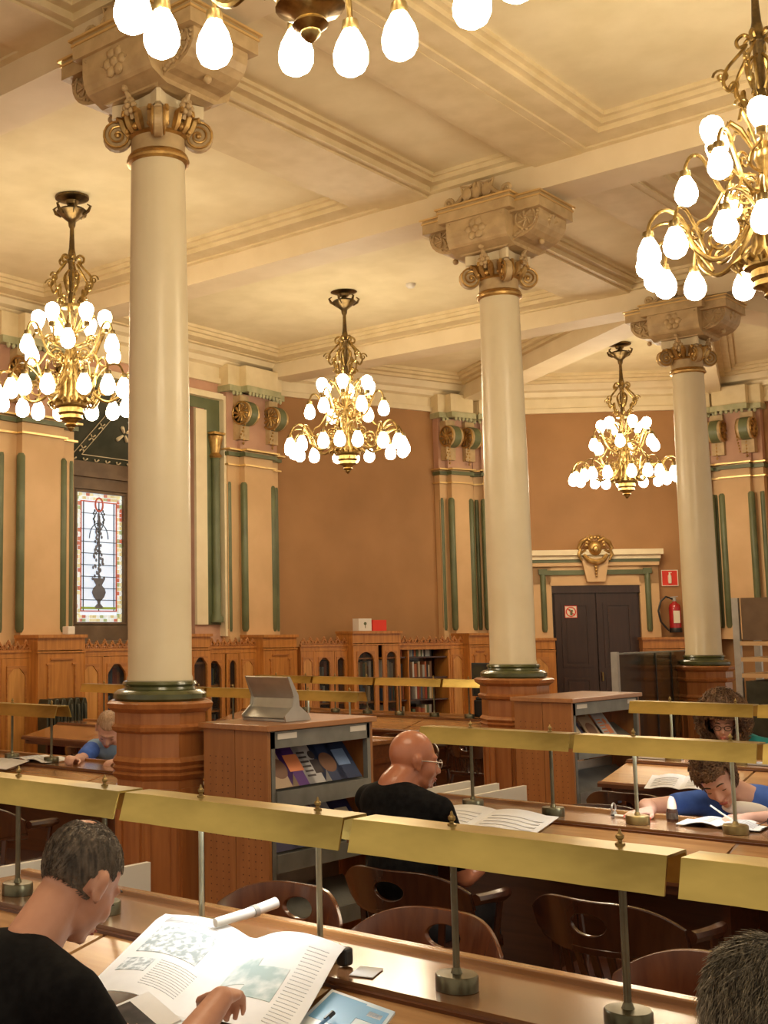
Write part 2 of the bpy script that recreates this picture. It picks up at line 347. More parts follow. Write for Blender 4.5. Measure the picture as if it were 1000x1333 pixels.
def stained(x0, z0, w, h, idx):
    y = YN+.05
    m, nt, b = _new('leaded daylight glass')
    tc = nt.nodes.new('ShaderNodeTexCoord'); nz = nt.nodes.new('ShaderNodeTexNoise'); nz.inputs['Scale'].default_value = 6
    r = nt.nodes.new('ShaderNodeValToRGB'); r.color_ramp.elements[0].color = (.50,.64,.86,1); r.color_ramp.elements[1].color = (.86,.93,1,1)
    nt.links.new(tc.outputs['Object'], nz.inputs[0]); nt.links.new(nz.outputs[0], r.inputs[0]); nt.links.new(r.outputs[0], b.inputs['Emission Color'])
    b.inputs['Base Color'].default_value = (.5,.55,.6,1); b.inputs['Emission Strength'].default_value = .74; b.inputs['Roughness'].default_value = .2
    win = MB().ring([(x0-.04,z0-.04),(x0+w+.04,z0-.04),(x0+w+.04,z0+h+.04),(x0-.04,z0+h+.04)], [(x0,z0),(x0+w,z0),(x0+w,z0+h),(x0,z0+h)], y-.05, y+.03).obj('window_%d' % idx, 'wframe'); struct(win)
    MB().box(x0, x0+w, y, y+.01, z0, z0+h).obj('pane', m, win, label='pale blue leaded glass pane')
    # mosaic border pieces
    cols = [flat('border glass %d' % k, c, .3, 0, .42, c) for k, c in enumerate([(.72,.66,.42),(.35,.42,.22),(.75,.80,.78),(.50,.16,.10),(.62,.55,.30)])]
    ms = [MB() for _ in cols]; rr = random.Random(idx)
    def piece(a, b, c, d): ms[rr.choice([0,0,1,2,2,3,4])].box(a+.004, b-.004, y-.012, y, c+.004, d-.004)
    n = int(h/.055)
    for k in range(n):
        for e in (x0, x0+w-.045*2):
            for q in range(2): piece(e+.045*q, e+.045*(q+1), z0+h*k/n, z0+h*(k+1)/n)
    for k in range(int(w/.06)):
        for e in (z0, z0+h-.09):
            for q in range(2): piece(x0+.06*k, x0+.06*(k+1), e+.045*q, e+.045*(q+1))
    for mm, c in zip(ms, cols): mm.obj('border_glass', c, win)
    redm = MB(); a0, a1, b0, b1 = x0+.09, x0+w-.09, z0+.13, z0+h-.10
    redm.ring([(a0,b0),(a1,b0),(a1,b1),(a0,b1)], [(a0+.014,b0+.014),(a1-.014,b0+.014),(a1-.014,b1-.014),(a0+.014,b1-.014)], y-.014, y)
    cx = x0+w/2; redm.tube([(cx+.065*math.cos(t*PI/8), y-.012, b1-.04+.085*math.sin(t*PI/8)) for t in range(16)], .012, 6, True)
    redm.obj('red_border', flat('ruby glass', (.34,.05,.03), .3, 0, .5, (.45,.10,.04)), win)
    L = MB()
    for xx in (a0+.05, cx, a1-.05): L.box(xx-.003, xx+.003, y-.014, y, b0, b1)
    for k in range(1, 7): L.box(a0, a1, y-.014, y, b0+(b1-b0)*k*.105-.004, b0+(b1-b0)*k*.105+.004)
    L.box(a0, a1, y-.014, y, b1-.16, b1-.154); L.box(a0, a1, y-.014, y, b1-.36, b1-.354)
    zc = b0+(b1-b0)*.66
    L.tube([(cx+.16*math.cos(PI*t/12), y-.008, zc+.20*math.sin(PI*t/12)) for t in range(13)], .006, 5)
    for sg in (-1, 1):
        L.tube([(cx+sg*.09*math.sin(t*.45)*(1-t*.02), y-.008, b1-.09-.045*t) for t in range(8)], .007, 5)
        for k in range(5): L.ell((cx+sg*(.07+.02*(k%2)), y-.008, b1-.12-.035*k), (.014,.004,.02), n=8, m=6)
    L.obj('lead_came', 'lead', win)
    VM = MB()   # vase with a tall flower spray
    VM.lathe([(.03,0),(.10,.0),(.06,.03),(.025,.06),(.03,.09),(.09,.14),(.12,.2),(.10,.25),(.05,.29),(.10,.36),(.11,.38)], (0,0,0), 14)
    for i in range(len(VM.v)): VM.v[i] = (cx+VM.v[i][0], y-.01+VM.v[i][1]*.06, b0+.04+VM.v[i][2]*1.0)
    for k in range(70):
        t = k/70; zz = b0+.40+t*.82; sp = .11*(1-t)**.8+.012
        VM.ell((cx+rr.uniform(-sp,sp), y-.01, zz), (.018,.004,.022), n=7, m=5)
    VM.tube([(cx, y-.01, b0+.35),(cx+.01,y-.01,b0+.8),(cx,y-.01,b0+1.25)], .006, 5)
    VM.obj('painted_vase', flat('grisaille', (.16,.17,.22), .5), win)
    MB().box(a0+.02, a1-.02, y-.013, y, b0+.03, b0+.06).obj('green_ground', flat('green glass', (.22,.30,.05), .4, 0, .4, (.35,.45,.08)), win)
stained(10.02, 1.79, .80, 1.62, 1)
# green framed surround of the window recess
m = MB(); m.box(11.93, 11.99, YW-.10, YW, 1.6, 4.78).box(9.3, 11.93, YW-.10, YW, 4.72, 4.80).box(11.45,11.66,YW-.04,YW,1.75,4.56)
trim(m, 'cream')
m = MB(); m.box(11.66, 11.93, YW-.02, YW+.0, 1.75, 4.58).box(9.55, 11.93, YW-.02, YW, 4.58, 4.72)
m.lathe([(.09,1.78),(.09,1.84),(.06,1.88),(.055,3.9),(.07,3.93)], (11.81, YW-.05, 0), 14)
trim(m, 'green')
m = MB().lathe([(.06,3.92),(.095,3.96),(.06,4.0),(.085,4.12),(.11,4.22),(.06,4.24)], (11.81, YW-.05, 0), 14); m.box(11.7,11.92,YW-.14,YW,4.24,4.27)
trim(m, 'gilt')

# ---- pilasters: local frame as above
def rosette(m, c, r, axis, n=10):    # carved disc: rim, spiral petals, centre
    ax = Vector(axis).normalized(); u = ax.orthogonal().normalized(); w = ax.cross(u); c = Vector(c)
    m.tube([c + (u*math.cos(2*PI*k/20)+w*math.sin(2*PI*k/20))*r for k in range(20)], r*.10, 6, True)
    for k in range(n):
        a = 2*PI*k/n; d = u*math.cos(a)+w*math.sin(a); e = u*math.cos(a+.6)+w*math.sin(a+.6)
        m.caps(c+d*r*.22, r*.09, c+e*r*.72, r*.13, 6)
    m.ell(c, (r*.2,)*3, n=8, m=6)
def pilaster(x, w, loc, rz, d=.22, wide=True, ztop=4.95, consoles=True):
    root = struct(empty('trim_%d' % (tn[0]+1), loc, rz)); tn[0] += 1
    a, b = x-w/2, x+w/2
    m = MB()
    m.box(a, b, -d*.55, .02, 1.5, 4.06)
    m.box(a+w*.22, b-w*.22, -d, .02, 1.5, 4.06)
    m.box(a-.01, b+.01, -d*.55-.02, .02, 1.5, 1.60).box(a+w*.2, b-w*.2, -d-.02, .02, 1.5, 1.60)
    m.obj('pilaster_shaft', 'pil', root)
    g = MB()
    for e, yy in ((a+.035, -d*.55), (b-.035, -d*.55), (a+w*.22, -d), (b-w*.22, -d)):
        g.lathe([(.03,1.66),(.036 if yy > -d else .048,1.70),(.036 if yy > -d else .048,3.60),(.03,3.63)], (e, yy+.018, 0), 12)
    g.box(a-.03, b+.03, -d*.55-.05, .0, 3.98, 4.03).box(a+w*.2-.02, b-w*.2+.02, -d-.05, 0, 3.98, 4.03)
    g.obj('green_moulding', 'green', root); g = MB()
    g.box(a-.05, b+.05, -d*.55-.10, .0, ztop-.11, ztop-.03).box(a+w*.2-.04, b-w*.2+.04, -d-.12, 0, ztop-.11, ztop-.03)
    n = int(w/.07)
    for k in range(n): g.ell((a+w*(k+.5)/n, -d*.55-.09 if not .2*w < w*(k+.5)/n < .8*w else -d-.10, ztop-.13), (.026,.022,.035), n=8, m=6)
    g.obj('scalloped_moulding', 'pgreen', root)
    q = MB()
    for z, e in ((4.06,.07),(3.86,.02)):
        q.box(a-.02-e*.6, b+.02+e*.6, -d*.55-.02-e, 0, z-.01, z+.012).box(a+w*.2-e*.5, b-w*.2+e*.5, -d-.02-e, 0, z-.01, z+.012)
    q.obj('gilt_line', 'goldline', root)
    t = MB(); t.box(a, b, -d*.5, .02, 4.06, ztop).box(a+w*.2, b-w*.2, -d*.75, .02, 4.06, ztop); t.obj('frieze_block', 'pink', root)
    t = MB(); t.box(a-.04, b+.04, -d*.55-.06, .02, ztop-.03, 5.20).box(a+w*.2-.02, b-w*.2+.02, -d-.08, .02, ztop-.03, 5.20); t.obj('abacus', 'mould', root)
    if consoles:
        for s in (-1, 1):
            cx = x+s*w*.29; cyl = MB(); r = .16
            cyl.lathe([(r,-.09),(r,.09)], (cx+.0, -d-.04, 4.55), 24, ax=(1,0,0)); cyl.box(cx-.09, cx+.09, -d-.02, 0, 4.2, 4.8)
            cyl.obj('console', 'stone', root, label='cream scroll console')
            st = MB(); st.lathe([(r+.006,-.06),(r+.006,.06)], (cx, -d-.04, 4.55), 24, ax=(1,0,0)); st.obj('green_band', 'green', root)
            ro = MB(); rosette(ro, (cx-.10, -d-.04, 4.55), r*.92, (1,0,0)); rosette(ro, (cx+.10, -d-.04, 4.55), r*.92, (1,0,0))
            for k in range(5): ro.ell((cx-.02, -d-.01, 4.36-k*.052), (.018,.018,.022), n=8, m=6)
            for k in range(6): ro.ell((cx-.11+.0*k, -d-.14+k*.022, 4.42-k*.04), (.014,.014,.016), n=8, m=6)
            ro.obj('carved_rosette', 'gilt', root)
    return root
pilaster(8.74, 1.08, (0,YW,0), 0)
pilaster(12.5, 1.05, (0,YW,0), 0)
loc, rz = wall_local(72); pilaster(HW-.36, .66, loc, rz)
loc, rz = wall_local(36); pilaster(-HW+.36, .62, loc, rz, consoles=False); pilaster(HW-.16, .30, loc, rz, consoles=False)
loc, rz = wall_local(0);  pilaster(-HW+.42, .74, loc, rz, consoles=True)
pilaster(4.92, 1.1, (0,YW,0), 0)

# ---- door wall: surround, double door
loc, rz = wall_local(36)
root = struct(empty('trim_%d' % (tn[0]+1), loc, rz)); tn[0] += 1
m = MB(); zt = 2.33
for s in (-1, 1): m.box(*sorted((s*.64, s*.92)), -.10, .02, 1.5 if s else 0, 2.62)
m.box(-.92, .92, -.10, .02, zt, 2.62); m.box(-.66, .66, -.12, .02, zt-.02, zt+.03)
m.box(-.93, .93, -.14, .02, 2.60, 2.66)
m.obj('architrave', 'pil', root)
m = MB(); m.box(-.98, .98, -.22, .02, 2.76, 2.84).box(-.95, .95, -.17, .02, 2.70, 2.76); m.obj('door_cornice', 'cream', root)
m = MB(); m.box(-.94, .94, -.15, .02, 2.655, 2.70)
for s in (-1, 1): m.lathe([(.03,1.62),(.042,1.66),(.042,2.50),(.03,2.53)], (s*.76, -.10, 0), 12); m.box(s*.76-.06, s*.76+.06, -.14, 0, 2.48, 2.56)
m.box(-.76, .76, -.135, 0, 2.47, 2.54); m.obj('green_moulding', 'green', root)
m = MB(); m.prism([(-.13,2.36),(.13,2.36),(.20,2.72),(-.20,2.72)], -.2, 0); m.obj('keystone', 'pil', root)
m = MB()
m.ell((0,-.22,2.86), (.10,.06,.11)); m.ell((0,-.27,2.84),(.05,.03,.06))
for s in (-1, 1):
    m.tube([(s*.05,-.22,2.96),(s*.12,-.23,3.0),(s*.2,-.22,2.95),(s*.24,-.21,2.86),(s*.19,-.22,2.80),(s*.14,-.23,2.84)], [.03,.035,.035,.03,.025,.02], 8)
    m.tube([(s*.21,-.22,2.84),(s*.24,-.22,2.76),(s*.2,-.22,2.68)], [.03,.03,.015], 8)
    m.tube([(s*.02,-.23,3.02),(s*.07,-.22,3.05),(s*.1,-.22,3.0)], [.025,.02,.012], 6)
m.tube([(-.17,-.22,2.76),(-.10,-.25,2.68),(0,-.26,2.645),(.10,-.25,2.68),(.17,-.22,2.76)], [.028,.036,.042,.036,.028], 8)
for k in range(4): m.ell((0,-.235,2.58-k*.045),(.028-k*.004,)*3, n=8, m=6)
for k in range(9): m.ell((.13*math.cos(PI*k/8),-.24,2.90+.12*math.sin(PI*k/8)),(.028,.02,.028), n=8, m=6)
m.obj('carved_cartouche', 'gilt', root)
d = struct(MB().box(-.64, .64, -.03, .01, FL, 2.33).obj('door_1', 'door')); d.location = loc; d.rotation_euler[2] = rz
for s in (-1, 1):
    m = MB(); a, b = sorted((s*.01, s*.60)); m.box(a, b, -.07, -.03, FL, 2.22)
    leaf = m.obj('door_leaf', 'door', d)
    for z0, z1 in ((.1,.95),(1.1,2.05)):
        m = MB(); m.ring([(a+.09,z0),(b-.09,z0),(b-.09,z1),(a+.09,z1)], [(a+.13,z0+.04),(b-.13,z0+.04),(b-.13,z1-.04),(a+.13,z1-.04)], -.085, -.07); m.box(a+.16,b-.16,-.08,-.07,z0+.07,z1-.07); m.obj('door_panel', 'door', leaf)
MB().box(-.64,.64,-.10,-.03,2.20,2.33).obj('transom','door',d)
MB().tube([(.05,-.07,1.02),(.05,-.12,1.02),(.05,-.12,.90),(.05,-.07,.90)], .012).obj('door_handle','brassd',d)
# door notice
s_ = thing('door_sign', 'small square white notice with red ring on the dark door', 'sign', loc, rz)
MB().box(-.46,-.28,-.095,-.088,1.83,2.01).obj('plate', 'signwhite', s_)
m = MB(); cx, cz = -.37, 1.92
m.ring([(cx+.075*math.cos(k*PI/12), cz+.075*math.sin(k*PI/12)) for k in range(24)], [(cx+.06*math.cos(k*PI/12), cz+.06*math.sin(k*PI/12)) for k in range(24)], -.100, -.095)
m.bar((cx-.05,-.1,cz+.045),(cx+.05,-.1,cz-.045),.005,.014,(0,0,1)); m.ring([(-.46,1.83),(-.28,1.83),(-.28,2.01),(-.46,2.01)],[(-.452,1.838),(-.288,1.838),(-.288,2.002),(-.452,2.002)],-.098,-.094)
m.obj('red_ring', 'signred', s_)
m = MB(); m.box(cx-.012,cx+.018,-.103,-.095,cz-.05,cz+.0); m.ell((cx+.012,-.1,cz+.015),(.02,.004,.014)); m.ell((cx-.02,-.1,cz+.03),(.014,.004,.01)); m.obj('tap_pictogram', 'green', s_)
# extinguisher sign + extinguisher
s_ = thing('extinguisher_sign', 'red and white fire extinguisher sign high on the ochre wall', 'sign', loc, rz)
MB().box(.98,1.22,-.02,0,2.29,2.53).obj('plate', 'signred', s_)
m = MB(); m.ring([(.98,2.29),(1.22,2.29),(1.22,2.53),(.98,2.53)],[(.99,2.3),(1.21,2.3),(1.21,2.52),(.99,2.52)],-.024,-.018)
m.lathe([(.022,0),(.026,.02),(.026,.11),(.012,.14),(.012,.16)], (1.10,-.022,2.33), 12); m.box(1.085,1.13,-.03,-.02,2.485,2.495); m.obj('extinguisher_pictogram','signwhite',s_)
e_ = thing('fire_extinguisher', 'red fire extinguisher with black hose hanging beside the door', 'fire extinguisher', loc, rz)
ex = 1.12
MB().lathe([(.07,0),(.085,.01),(.085,.30),(.075,.35),(.03,.385),(.025,.40)], (ex,-.13,1.66), 20).obj('cylinder', 'red', e_)
MB().lathe([(.088,0),(.09,.01),(.09,.06),(.086,.07)], (ex,-.13,1.60), 20).obj('black_foot', 'black', e_)
m = MB(); m.lathe([(.03,0),(.03,.05),(.015,.06)], (ex,-.13,2.06), 10); m.bar((ex-.06,-.13,2.12),(ex+.05,-.13,2.13),.02,.012); m.bar((ex-.02,-.13,2.10),(ex-.09,-.13,2.10),.02,.01); m.obj('valve', 'lsteel', e_)
MB().tube([(ex-.02,-.13,2.09),(ex-.12,-.14,2.13),(ex-.20,-.15,2.06),(ex-.24,-.15,1.92),(ex-.21,-.15,1.76),(ex-.13,-.15,1.66),(ex-.10,-.16,1.63)], .014, 8).obj('hose', 'black', e_)
MB().box(ex-.045,ex+.045,-.222,-.214,1.74,1.92).obj('label_panel', 'signwhite', e_)
# ------------------------------------------------------------------ columns
def make_column(label):
    t = thing('column', label, 'column', (0,0,FL), 0, 'columns of the middle aisle')
    def zz(z): return z - FL
    P = MB()   # octagonal pedestal
    pr = [(.255,FL),(.255,.05),(.235,.08),(.235,.84),(.25,.855),(.262,.872),(.245,.885),(.262,.905),(.245,.918),(.262,.94),(.25,.955),(.24,.965),(.24,1.09),(.262,1.105),(.268,1.125),(.25,1.14),(.25,1.20),(.285,1.225),(.292,1.25),(.27,1.262)]
    vs, fs = [], []
    for r, z in pr: vs += [(a, b, zz(z)) for a, b in octo(r, z)]
    for i in range(len(pr)-1):
        for k in range(8): fs.append((i*8+k, i*8+(k+1) % 8, (i+1)*8+(k+1) % 8, (i+1)*8+k))
    fs.append(tuple(range((len(pr)-1)*8, len(pr)*8))); P.add(vs, fs); ped = P.obj('pedestal', 'ped', t)
    F = MB()   # framed panels on each face
    for k in range(8):
        M = Matrix.Rotation(k*PI/4, 4, 'Z'); o = .235
        for z0, z1 in ((.12,.80),):
            for (a, b, c, d) in ((-.085,-.055,z0,z1),(.055,.085,z0,z1),(-.055,.055,z0,z0+.04),(-.055,.055,z1-.04,z1)):
                F.box(o-.002, o+.012, a, b, zz(c), zz(d), M)
    F.obj('panel_frame', 'ped', ped)
    B = MB().lathe([(.25,1.262),(.262,1.275),(.262,1.30),(.24,1.318),(.205,1.325),(.20,1.338),(.212,1.352),(.205,1.366),(.185,1.372)], (0,0,-FL), 32)
    B.obj('base_moulding', 'dgreen', t)
    S = MB().lathe([(.186,1.37),(.186,1.385),(.180,1.40),(.180,2.2),(.176,3.0),(.168,3.7),(.160,4.32),(.160,4.37)], (0,0,-FL), 36); S.obj('shaft', 'shaft', t)
    N = MB().lathe([(.166,4.37),(.184,4.38),(.186,4.395),(.17,4.405),(.18,4.415),(.172,4.428),(.162,4.43)], (0,0,-FL), 32); N.lathe([(.162,4.52),(.18,4.53),(.172,4.545)], (0,0,-FL), 32); N.obj('necking_ring', 'gilt', t)
    N = MB().lathe([(.160,4.42),(.160,4.53),(.17,4.60),(.20,4.66)], (0,0,-FL), 32); N.obj('neck', 'stone', t)
    # leaves and eggs round the bell
    Lf = MB()
    for k in range(16):
        a = 2*PI*k/16 + PI/16; c, s = math.cos(a), math.sin(a)
        Lf.tube([(.17*c,.17*s,zz(4.54)),(.195*c,.195*s,zz(4.58)),(.215*c,.215*s,zz(4.63)),(.245*c,.245*s,zz(4.635)),(.25*c,.25*s,zz(4.615))], [.02,.028,.026,.018,.008], 6)
    for k in range(12):
        a = 2*PI*k/12; Lf.ell((.185*math.cos(a),.185*math.sin(a),zz(4.565)), (.02,.02,.024), n=8, m=6)
    Lf.obj('acanthus_ring', 'gilt', t)
    for k in range(4):      # diagonal volutes
        a = PI/4 + k*PI/2; M = Matrix.Rotation(a, 4, 'Z') @ Matrix.Translation((.238,0,zz(4.545)))
        v = MB(); v.X = M
        v.lathe([(.078,-.028),(.086,-.02),(.086,.02),(.078,.028)], (0,0,0), 22, ax=(0,1,0))
        v.tube([(-.12,0,.085),(-.06,0,.09),(0,0,.082)], [.03,.03,.028], 8)
        vo = v.obj('volute', 'stone', t)
        g = MB(); g.X = M
        for sg in (-1, 1):
            pts = []
            for i in range(34):
                th = PI*.5 - i*.42; r = .084*(1-i/36.0)**.9 + .004; pts.append((r*math.cos(th), sg*.034, r*math.sin(th)))
            g.tube([(-.11, sg*.028, .095)] + pts, .008, 6); g.ell((0, sg*.036, 0), (.017,.01,.017), n=10, m=6)
        g.obj('gilt_spiral', 'gilt', vo)
    fl = MB()
    for k in range(4):      # flowers over the bell
        a = k*PI/2; c, s = math.cos(a), math.sin(a)
        for j in range(6):
            b = j*PI/3; fl.ell((.235*c - s*.035*math.cos(b), .235*s + c*.035*math.cos(b), zz(4.665)+.035*math.sin(b)), (.02,.02,.02), n=8, m=6)
        fl.ell((.25*c,.25*s,zz(4.665)), (.02,.02,.02), n=8, m=6); fl.tube([(.2*c,.2*s,zz(4.6)),(.24*c,.24*s,zz(4.72)),(.27*c,.27*s,zz(4.76))],[.02,.018,.008],6)
    fl.obj('carved_flower', 'stone', t)
    # abacus
    A = MB(); h = .215; pl = []
    for k in range(4):
        M = Matrix.Rotation(k*PI/2, 3, 'Z')
        for q in ((h-.015,-h+.03),(h-.045,-h*.5),(h-.058,0),(h-.045,h*.5),(h-.015,h-.03)):
            v = M @ Vector((q[0],q[1],0)); pl.append((v.x,v.y))
    A.prism(pl, zz(4.655), zz(4.735), 'xy'); A.obj('abacus', 'cream', t)
    # impost: cross of curved brackets below the beams
    I = MB()
    def bracket(L, w, ax):
        pts = [(0,4.735),(.20,4.735),(.26,4.76)]
        for k in range(7):
            q = PI/2*k/6; pts.append((.30+(L-.30)*math.sin(q), 4.95-.17*math.cos(q)))
        pts += [(L,5.03),(0,5.03)]
        pts = [(a, zz(z)) for a, z in pts]
        full = [(-a, z) for a, z in reversed(pts[:-1])] + pts[:-1]
        if ax == 'x': I.prism(full, -w, w, 'xz')
        else: I.prism(full, -w, w, 'yz')
    bracket(.36, .27, 'x'); bracket(.51, .23, 'y')
    I.obj('impost', 'stone', t)
    I = MB(); I.box(-.385,.385,-.33,.33,zz(5.00),zz(5.13)).box(-.29,.29,-.54,.54,zz(4.98),zz(5.11)); I.obj('impost_slab', 'stone', t)
    G = MB()
    for hx, hy, z in ((.405,.35,5.115),(.31,.56,5.095)):
        for e, zc in ((0,0),(-.012,-.032)):
            G.ring([(-hx-e,-hy-e),(hx+e,-hy-e),(hx+e,hy+e),(-hx-e,hy+e)],[(-hx+.03,-hy+.03),(hx-.03,-hy+.03),(hx-.03,hy-.03),(-hx+.03,hy-.03)],zz(z+zc),zz(z+zc+.014),'xy')
    G.obj('gilt_edge', 'goldline', t)
    D = MB()
    # beads, rosettes and leaves on bracket faces
    for sx in (-1, 1):
        for y in (-.17,.17):
            for k in range(9): D.ell((sx*(.305+.0065*k), y*(1+.05*k), zz(4.80+.022*k)), (.011,.011,.011), n=6, m=5)
        for k in range(6):
            b = k*PI/3; D.ell((sx*.352, .062*math.cos(b), zz(4.90)+.062*math.sin(b)), (.02,.034,.034), n=8, m=6); D.caps((sx*.35,.03*math.cos(b),zz(4.90)+.03*math.sin(b)),.012,(sx*.36,.10*math.cos(b),zz(4.90)+.085*math.sin(b)),.006,6)
        D.ell((sx*.345,0,zz(4.90)),(.035,.035,.035), n=8, m=6); D.ell((sx*.27,0,zz(4.765)),(.024,.024,.024), n=8, m=6)
        for y in (-.3,.3):
            for q in (-1, 1):
                pass
    for sy in (-1, 1):
        for sx in (-1, 1):
            rosette(D, (sx*.237, sy*.385, zz(4.925)), .088, (1,0,0), 7); [D.ell((sx*.235, sy*(.29+.02*j_), zz(4.80+.012*j_)), (.014,.02,.016), n=7, m=5) for j_ in range(4)]
            for k in range(10):
                q = PI/2*k/9; D.ell((sx*.235, sy*(.29+.20*math.sin(q)), zz(4.96-.15*math.cos(q))), (.012,.012,.012), n=6, m=5)
        D.ell((0, sy*.40, zz(4.78)),(.026,.026,.026), n=8, m=6)
        for k in range(5): D.caps((0, sy*.46, zz(4.88)), .018, (.06*math.cos(k*PI/4), sy*.50, zz(4.92)+.05*math.sin(k*PI/4)), .024, 6)
    D.obj('carved_ornament', 'stone', t)
    K = MB()   # scrolled crest standing on the slab in front of the beam
    for sx in (-1,):
        x = sx*.30; z0 = 5.13
        for s in (-1, 1):
            pts = []
            for i in range(22):
                th = -PI/2 + i*.42; r = .05*(1-i/24); pts.append((x, s*(.27 - r*math.cos(th)*1.0), zz(z0+.055 + r*math.sin(th))))
            K.tube(pts, .016, 6); K.tube([(x,s*.27,zz(z0+.01)),(x,s*.18,zz(z0+.04)),(x,s*.12,zz(z0+.10)),(x,s*.15,zz(z0+.17)),(x,s*.07,zz(z0+.145)),(x,s*.02,zz(z0+.17)),(x,s*.02,zz(z0+.05))], [.02,.022,.024,.012,.014,.02,.024], 7)
            K.ell((x-.01,s*.09,zz(z0+.09)),(.02,.045,.06), n=10, m=6)
        K.ell((x-.01,0,zz(z0+.07)),(.03,.03,.08), n=10, m=6)
    K.obj('scroll_crest', 'stone', t)
    return t
col1 = make_column('nearest tall cream column, on an octagonal wooden pedestal beside the magazine shelf'); col1.location = (4.92,4.87,FL)
dup(col1, (8.95,4.87,FL), 0, 'middle cream column, right of the bald reader and left of the dark door', 'columns of the middle aisle')
dup(col1, (13.08,4.90,FL), 0, 'farthest cream column, standing by the fire extinguisher', 'columns of the middle aisle')

# ------------------------------------------------------------------ chandeliers
def spiral(c, r, turns, dirx, dirz, n=16, start=0.0):
    c = Vector(c); dx = Vector(dirx); dz = Vector(dirz)
    return [c + (dx*math.cos(start+turns*2*PI*i/n) + dz*math.sin(start+turns*2*PI*i/n))*r*(1-.8*i/n) for i in range(n+1)]
bulb_me = None
def add_bulb(parent, p, down=True):
    global bulb_me
    s = -1 if down else 1
    if bulb_me is None:
        m = MB().lathe([(.024,0),(.034,-.02),(.052,-.055),(.063,-.095),(.062,-.125),(.048,-.155),(.022,-.172),(.002,-.176)], (0,0,0), 14); o = m.obj('bulb', 'bulb', parent); ob = o
        m = MB().lathe([(.012,.035),(.028,.03),(.032,0),(.026,-.012)], (0,0,0), 10); so = m.obj('socket', 'brassd', parent)
        bulb_me = (o.data, so.data)
    else:
        ob = bpy.data.objects.new('bulb', bulb_me[0]); so = bpy.data.objects.new('socket', bulb_me[1]); C.objects.link(ob); C.objects.link(so); ob.parent = parent; so.parent = parent
    for q in (ob, so):
        q.location = p
        if not down: q.rotation_euler = (PI, 0, 0)
def make_chandelier(label, x, y):
    t = thing('chandelier', label, 'chandelier', (x, y, 3.37), 0, 'brass chandeliers')
    b = 3.37
    Z = lambda z: z - b
    MB().lathe([(.02,Z(5.46)),(.15,Z(5.465)),(.15,Z(5.45)),(.06,Z(5.43)),(.05,Z(5.40)),(.03,Z(5.40))], (0,0,0), 20).obj('ceiling_plate', 'bronze', t)
    m = MB().lathe([(.02,Z(5.42)),(.03,Z(5.38)),(.12,Z(5.35)),(.14,Z(5.33)),(.07,Z(5.27)),(.035,Z(5.24)),(.03,Z(5.20)),(.02,Z(5.18))], (0,0,0), 16)
    for k in range(6):
        a = k*PI/3; c, s = math.cos(a), math.sin(a); m.tube([(.1*c,.1*s,Z(5.30)),(.15*c,.15*s,Z(5.33)),(.17*c,.17*s,Z(5.37)),(.14*c,.14*s,Z(5.39))], [.014,.016,.012,.006], 5)
    m.obj('canopy', 'bronze', t)
    m = MB().lathe([(.018,Z(5.22)),(.02,Z(5.12)),(.026,Z(5.0)),(.038,Z(4.93)),(.045,Z(4.88)),(.03,Z(4.86)),(.022,Z(4.6)),(.03,Z(4.55)),(.022,Z(4.5)),(.022,Z(4.1))], (0,0,0), 12); m.obj('rod', 'bronze', t)
    m = MB()     # scroll cage
    for k in range(6):
        a = k*PI/3; d = Vector((math.cos(a), math.sin(a), 0)); u = Vector((0,0,1))
        P = lambda r, z: d*r + u*Z(z)
        m.tube(smooth([P(.03,4.90),P(.07,4.93),P(.11,4.90),P(.10,4.86),P(.06,4.87),P(.10,4.82),P(.17,4.74),P(.19,4.66),P(.16,4.61),P(.13,4.65),P(.12,4.58),P(.08,4.50),P(.03,4.46)]), .011, 5)
        m.tube(spiral(P(.20,4.70), .045, 1.3, d, u), .008, 5)
        m.tube(spiral(P(.10,4.53), .04, 1.3, d, u), .008, 5)
        m.tube(smooth([P(.03,4.80),P(.07,4.74),P(.05,4.64),P(.03,4.6)]), .009, 5)
    m.lathe([(.03,Z(4.5)),(.09,Z(4.485)),(.09,Z(4.46)),(.03,Z(4.44))], (0,0,0), 14)
    m.obj('scroll_cage', 'chand', t)
    m = MB().lathe([(.022,Z(4.3)),(.05,Z(4.26)),(.06,Z(4.2)),(.035,Z(4.14)),(.06,Z(4.05)),(.08,Z(3.95)),(.05,Z(3.86)),(.09,Z(3.78)),(.10,Z(3.70)),(.13,Z(3.64)),(.15,Z(3.60)),(.145,Z(3.585)),(.11,Z(3.57)),(.115,Z(3.53)),(.10,Z(3.51)),(.105,Z(3.48)),(.06,Z(3.46)),(.045,Z(3.44)),(.055,Z(3.425)),(.03,Z(3.405)),(.03,Z(3.395)),(.012,Z(3.375)),(.004,Z(3.37))], (0,0,0), 20)
    m.obj('central_urn', 'chand', t)
    m = MB()
    for k in range(14):
        a = 2*PI*k/14; c, s = math.cos(a), math.sin(a)
        m.tube([(.10*c,.10*s,Z(3.60)),(.17*c,.17*s,Z(3.64)),(.20*c,.20*s,Z(3.61)),(.18*c,.18*s,Z(3.58))], [.016,.02,.014,.006], 5)
    for k in range(12):
        a = 2*PI*k/12+.2; d = Vector((math.cos(a), math.sin(a), 0)); u = Vector((0,0,1))
        m.tube(spiral(d*.13+u*Z(3.98+.05*(k%2)), .06, 1.4, d, u), .008, 5); m.tube(spiral(d*.17+u*Z(3.80+.04*(k%2)), .055, -1.4, d, u, start=2), .008, 5)
        m.tube([d*.05+u*Z(4.25), d*.12+u*Z(4.38), d*.18+u*Z(4.42+.03*(k%2)), d*.20+u*Z(4.38)], [.008,.008,.01,.012], 5)
    m.obj('foliage', 'chand', t)
    ph = .26
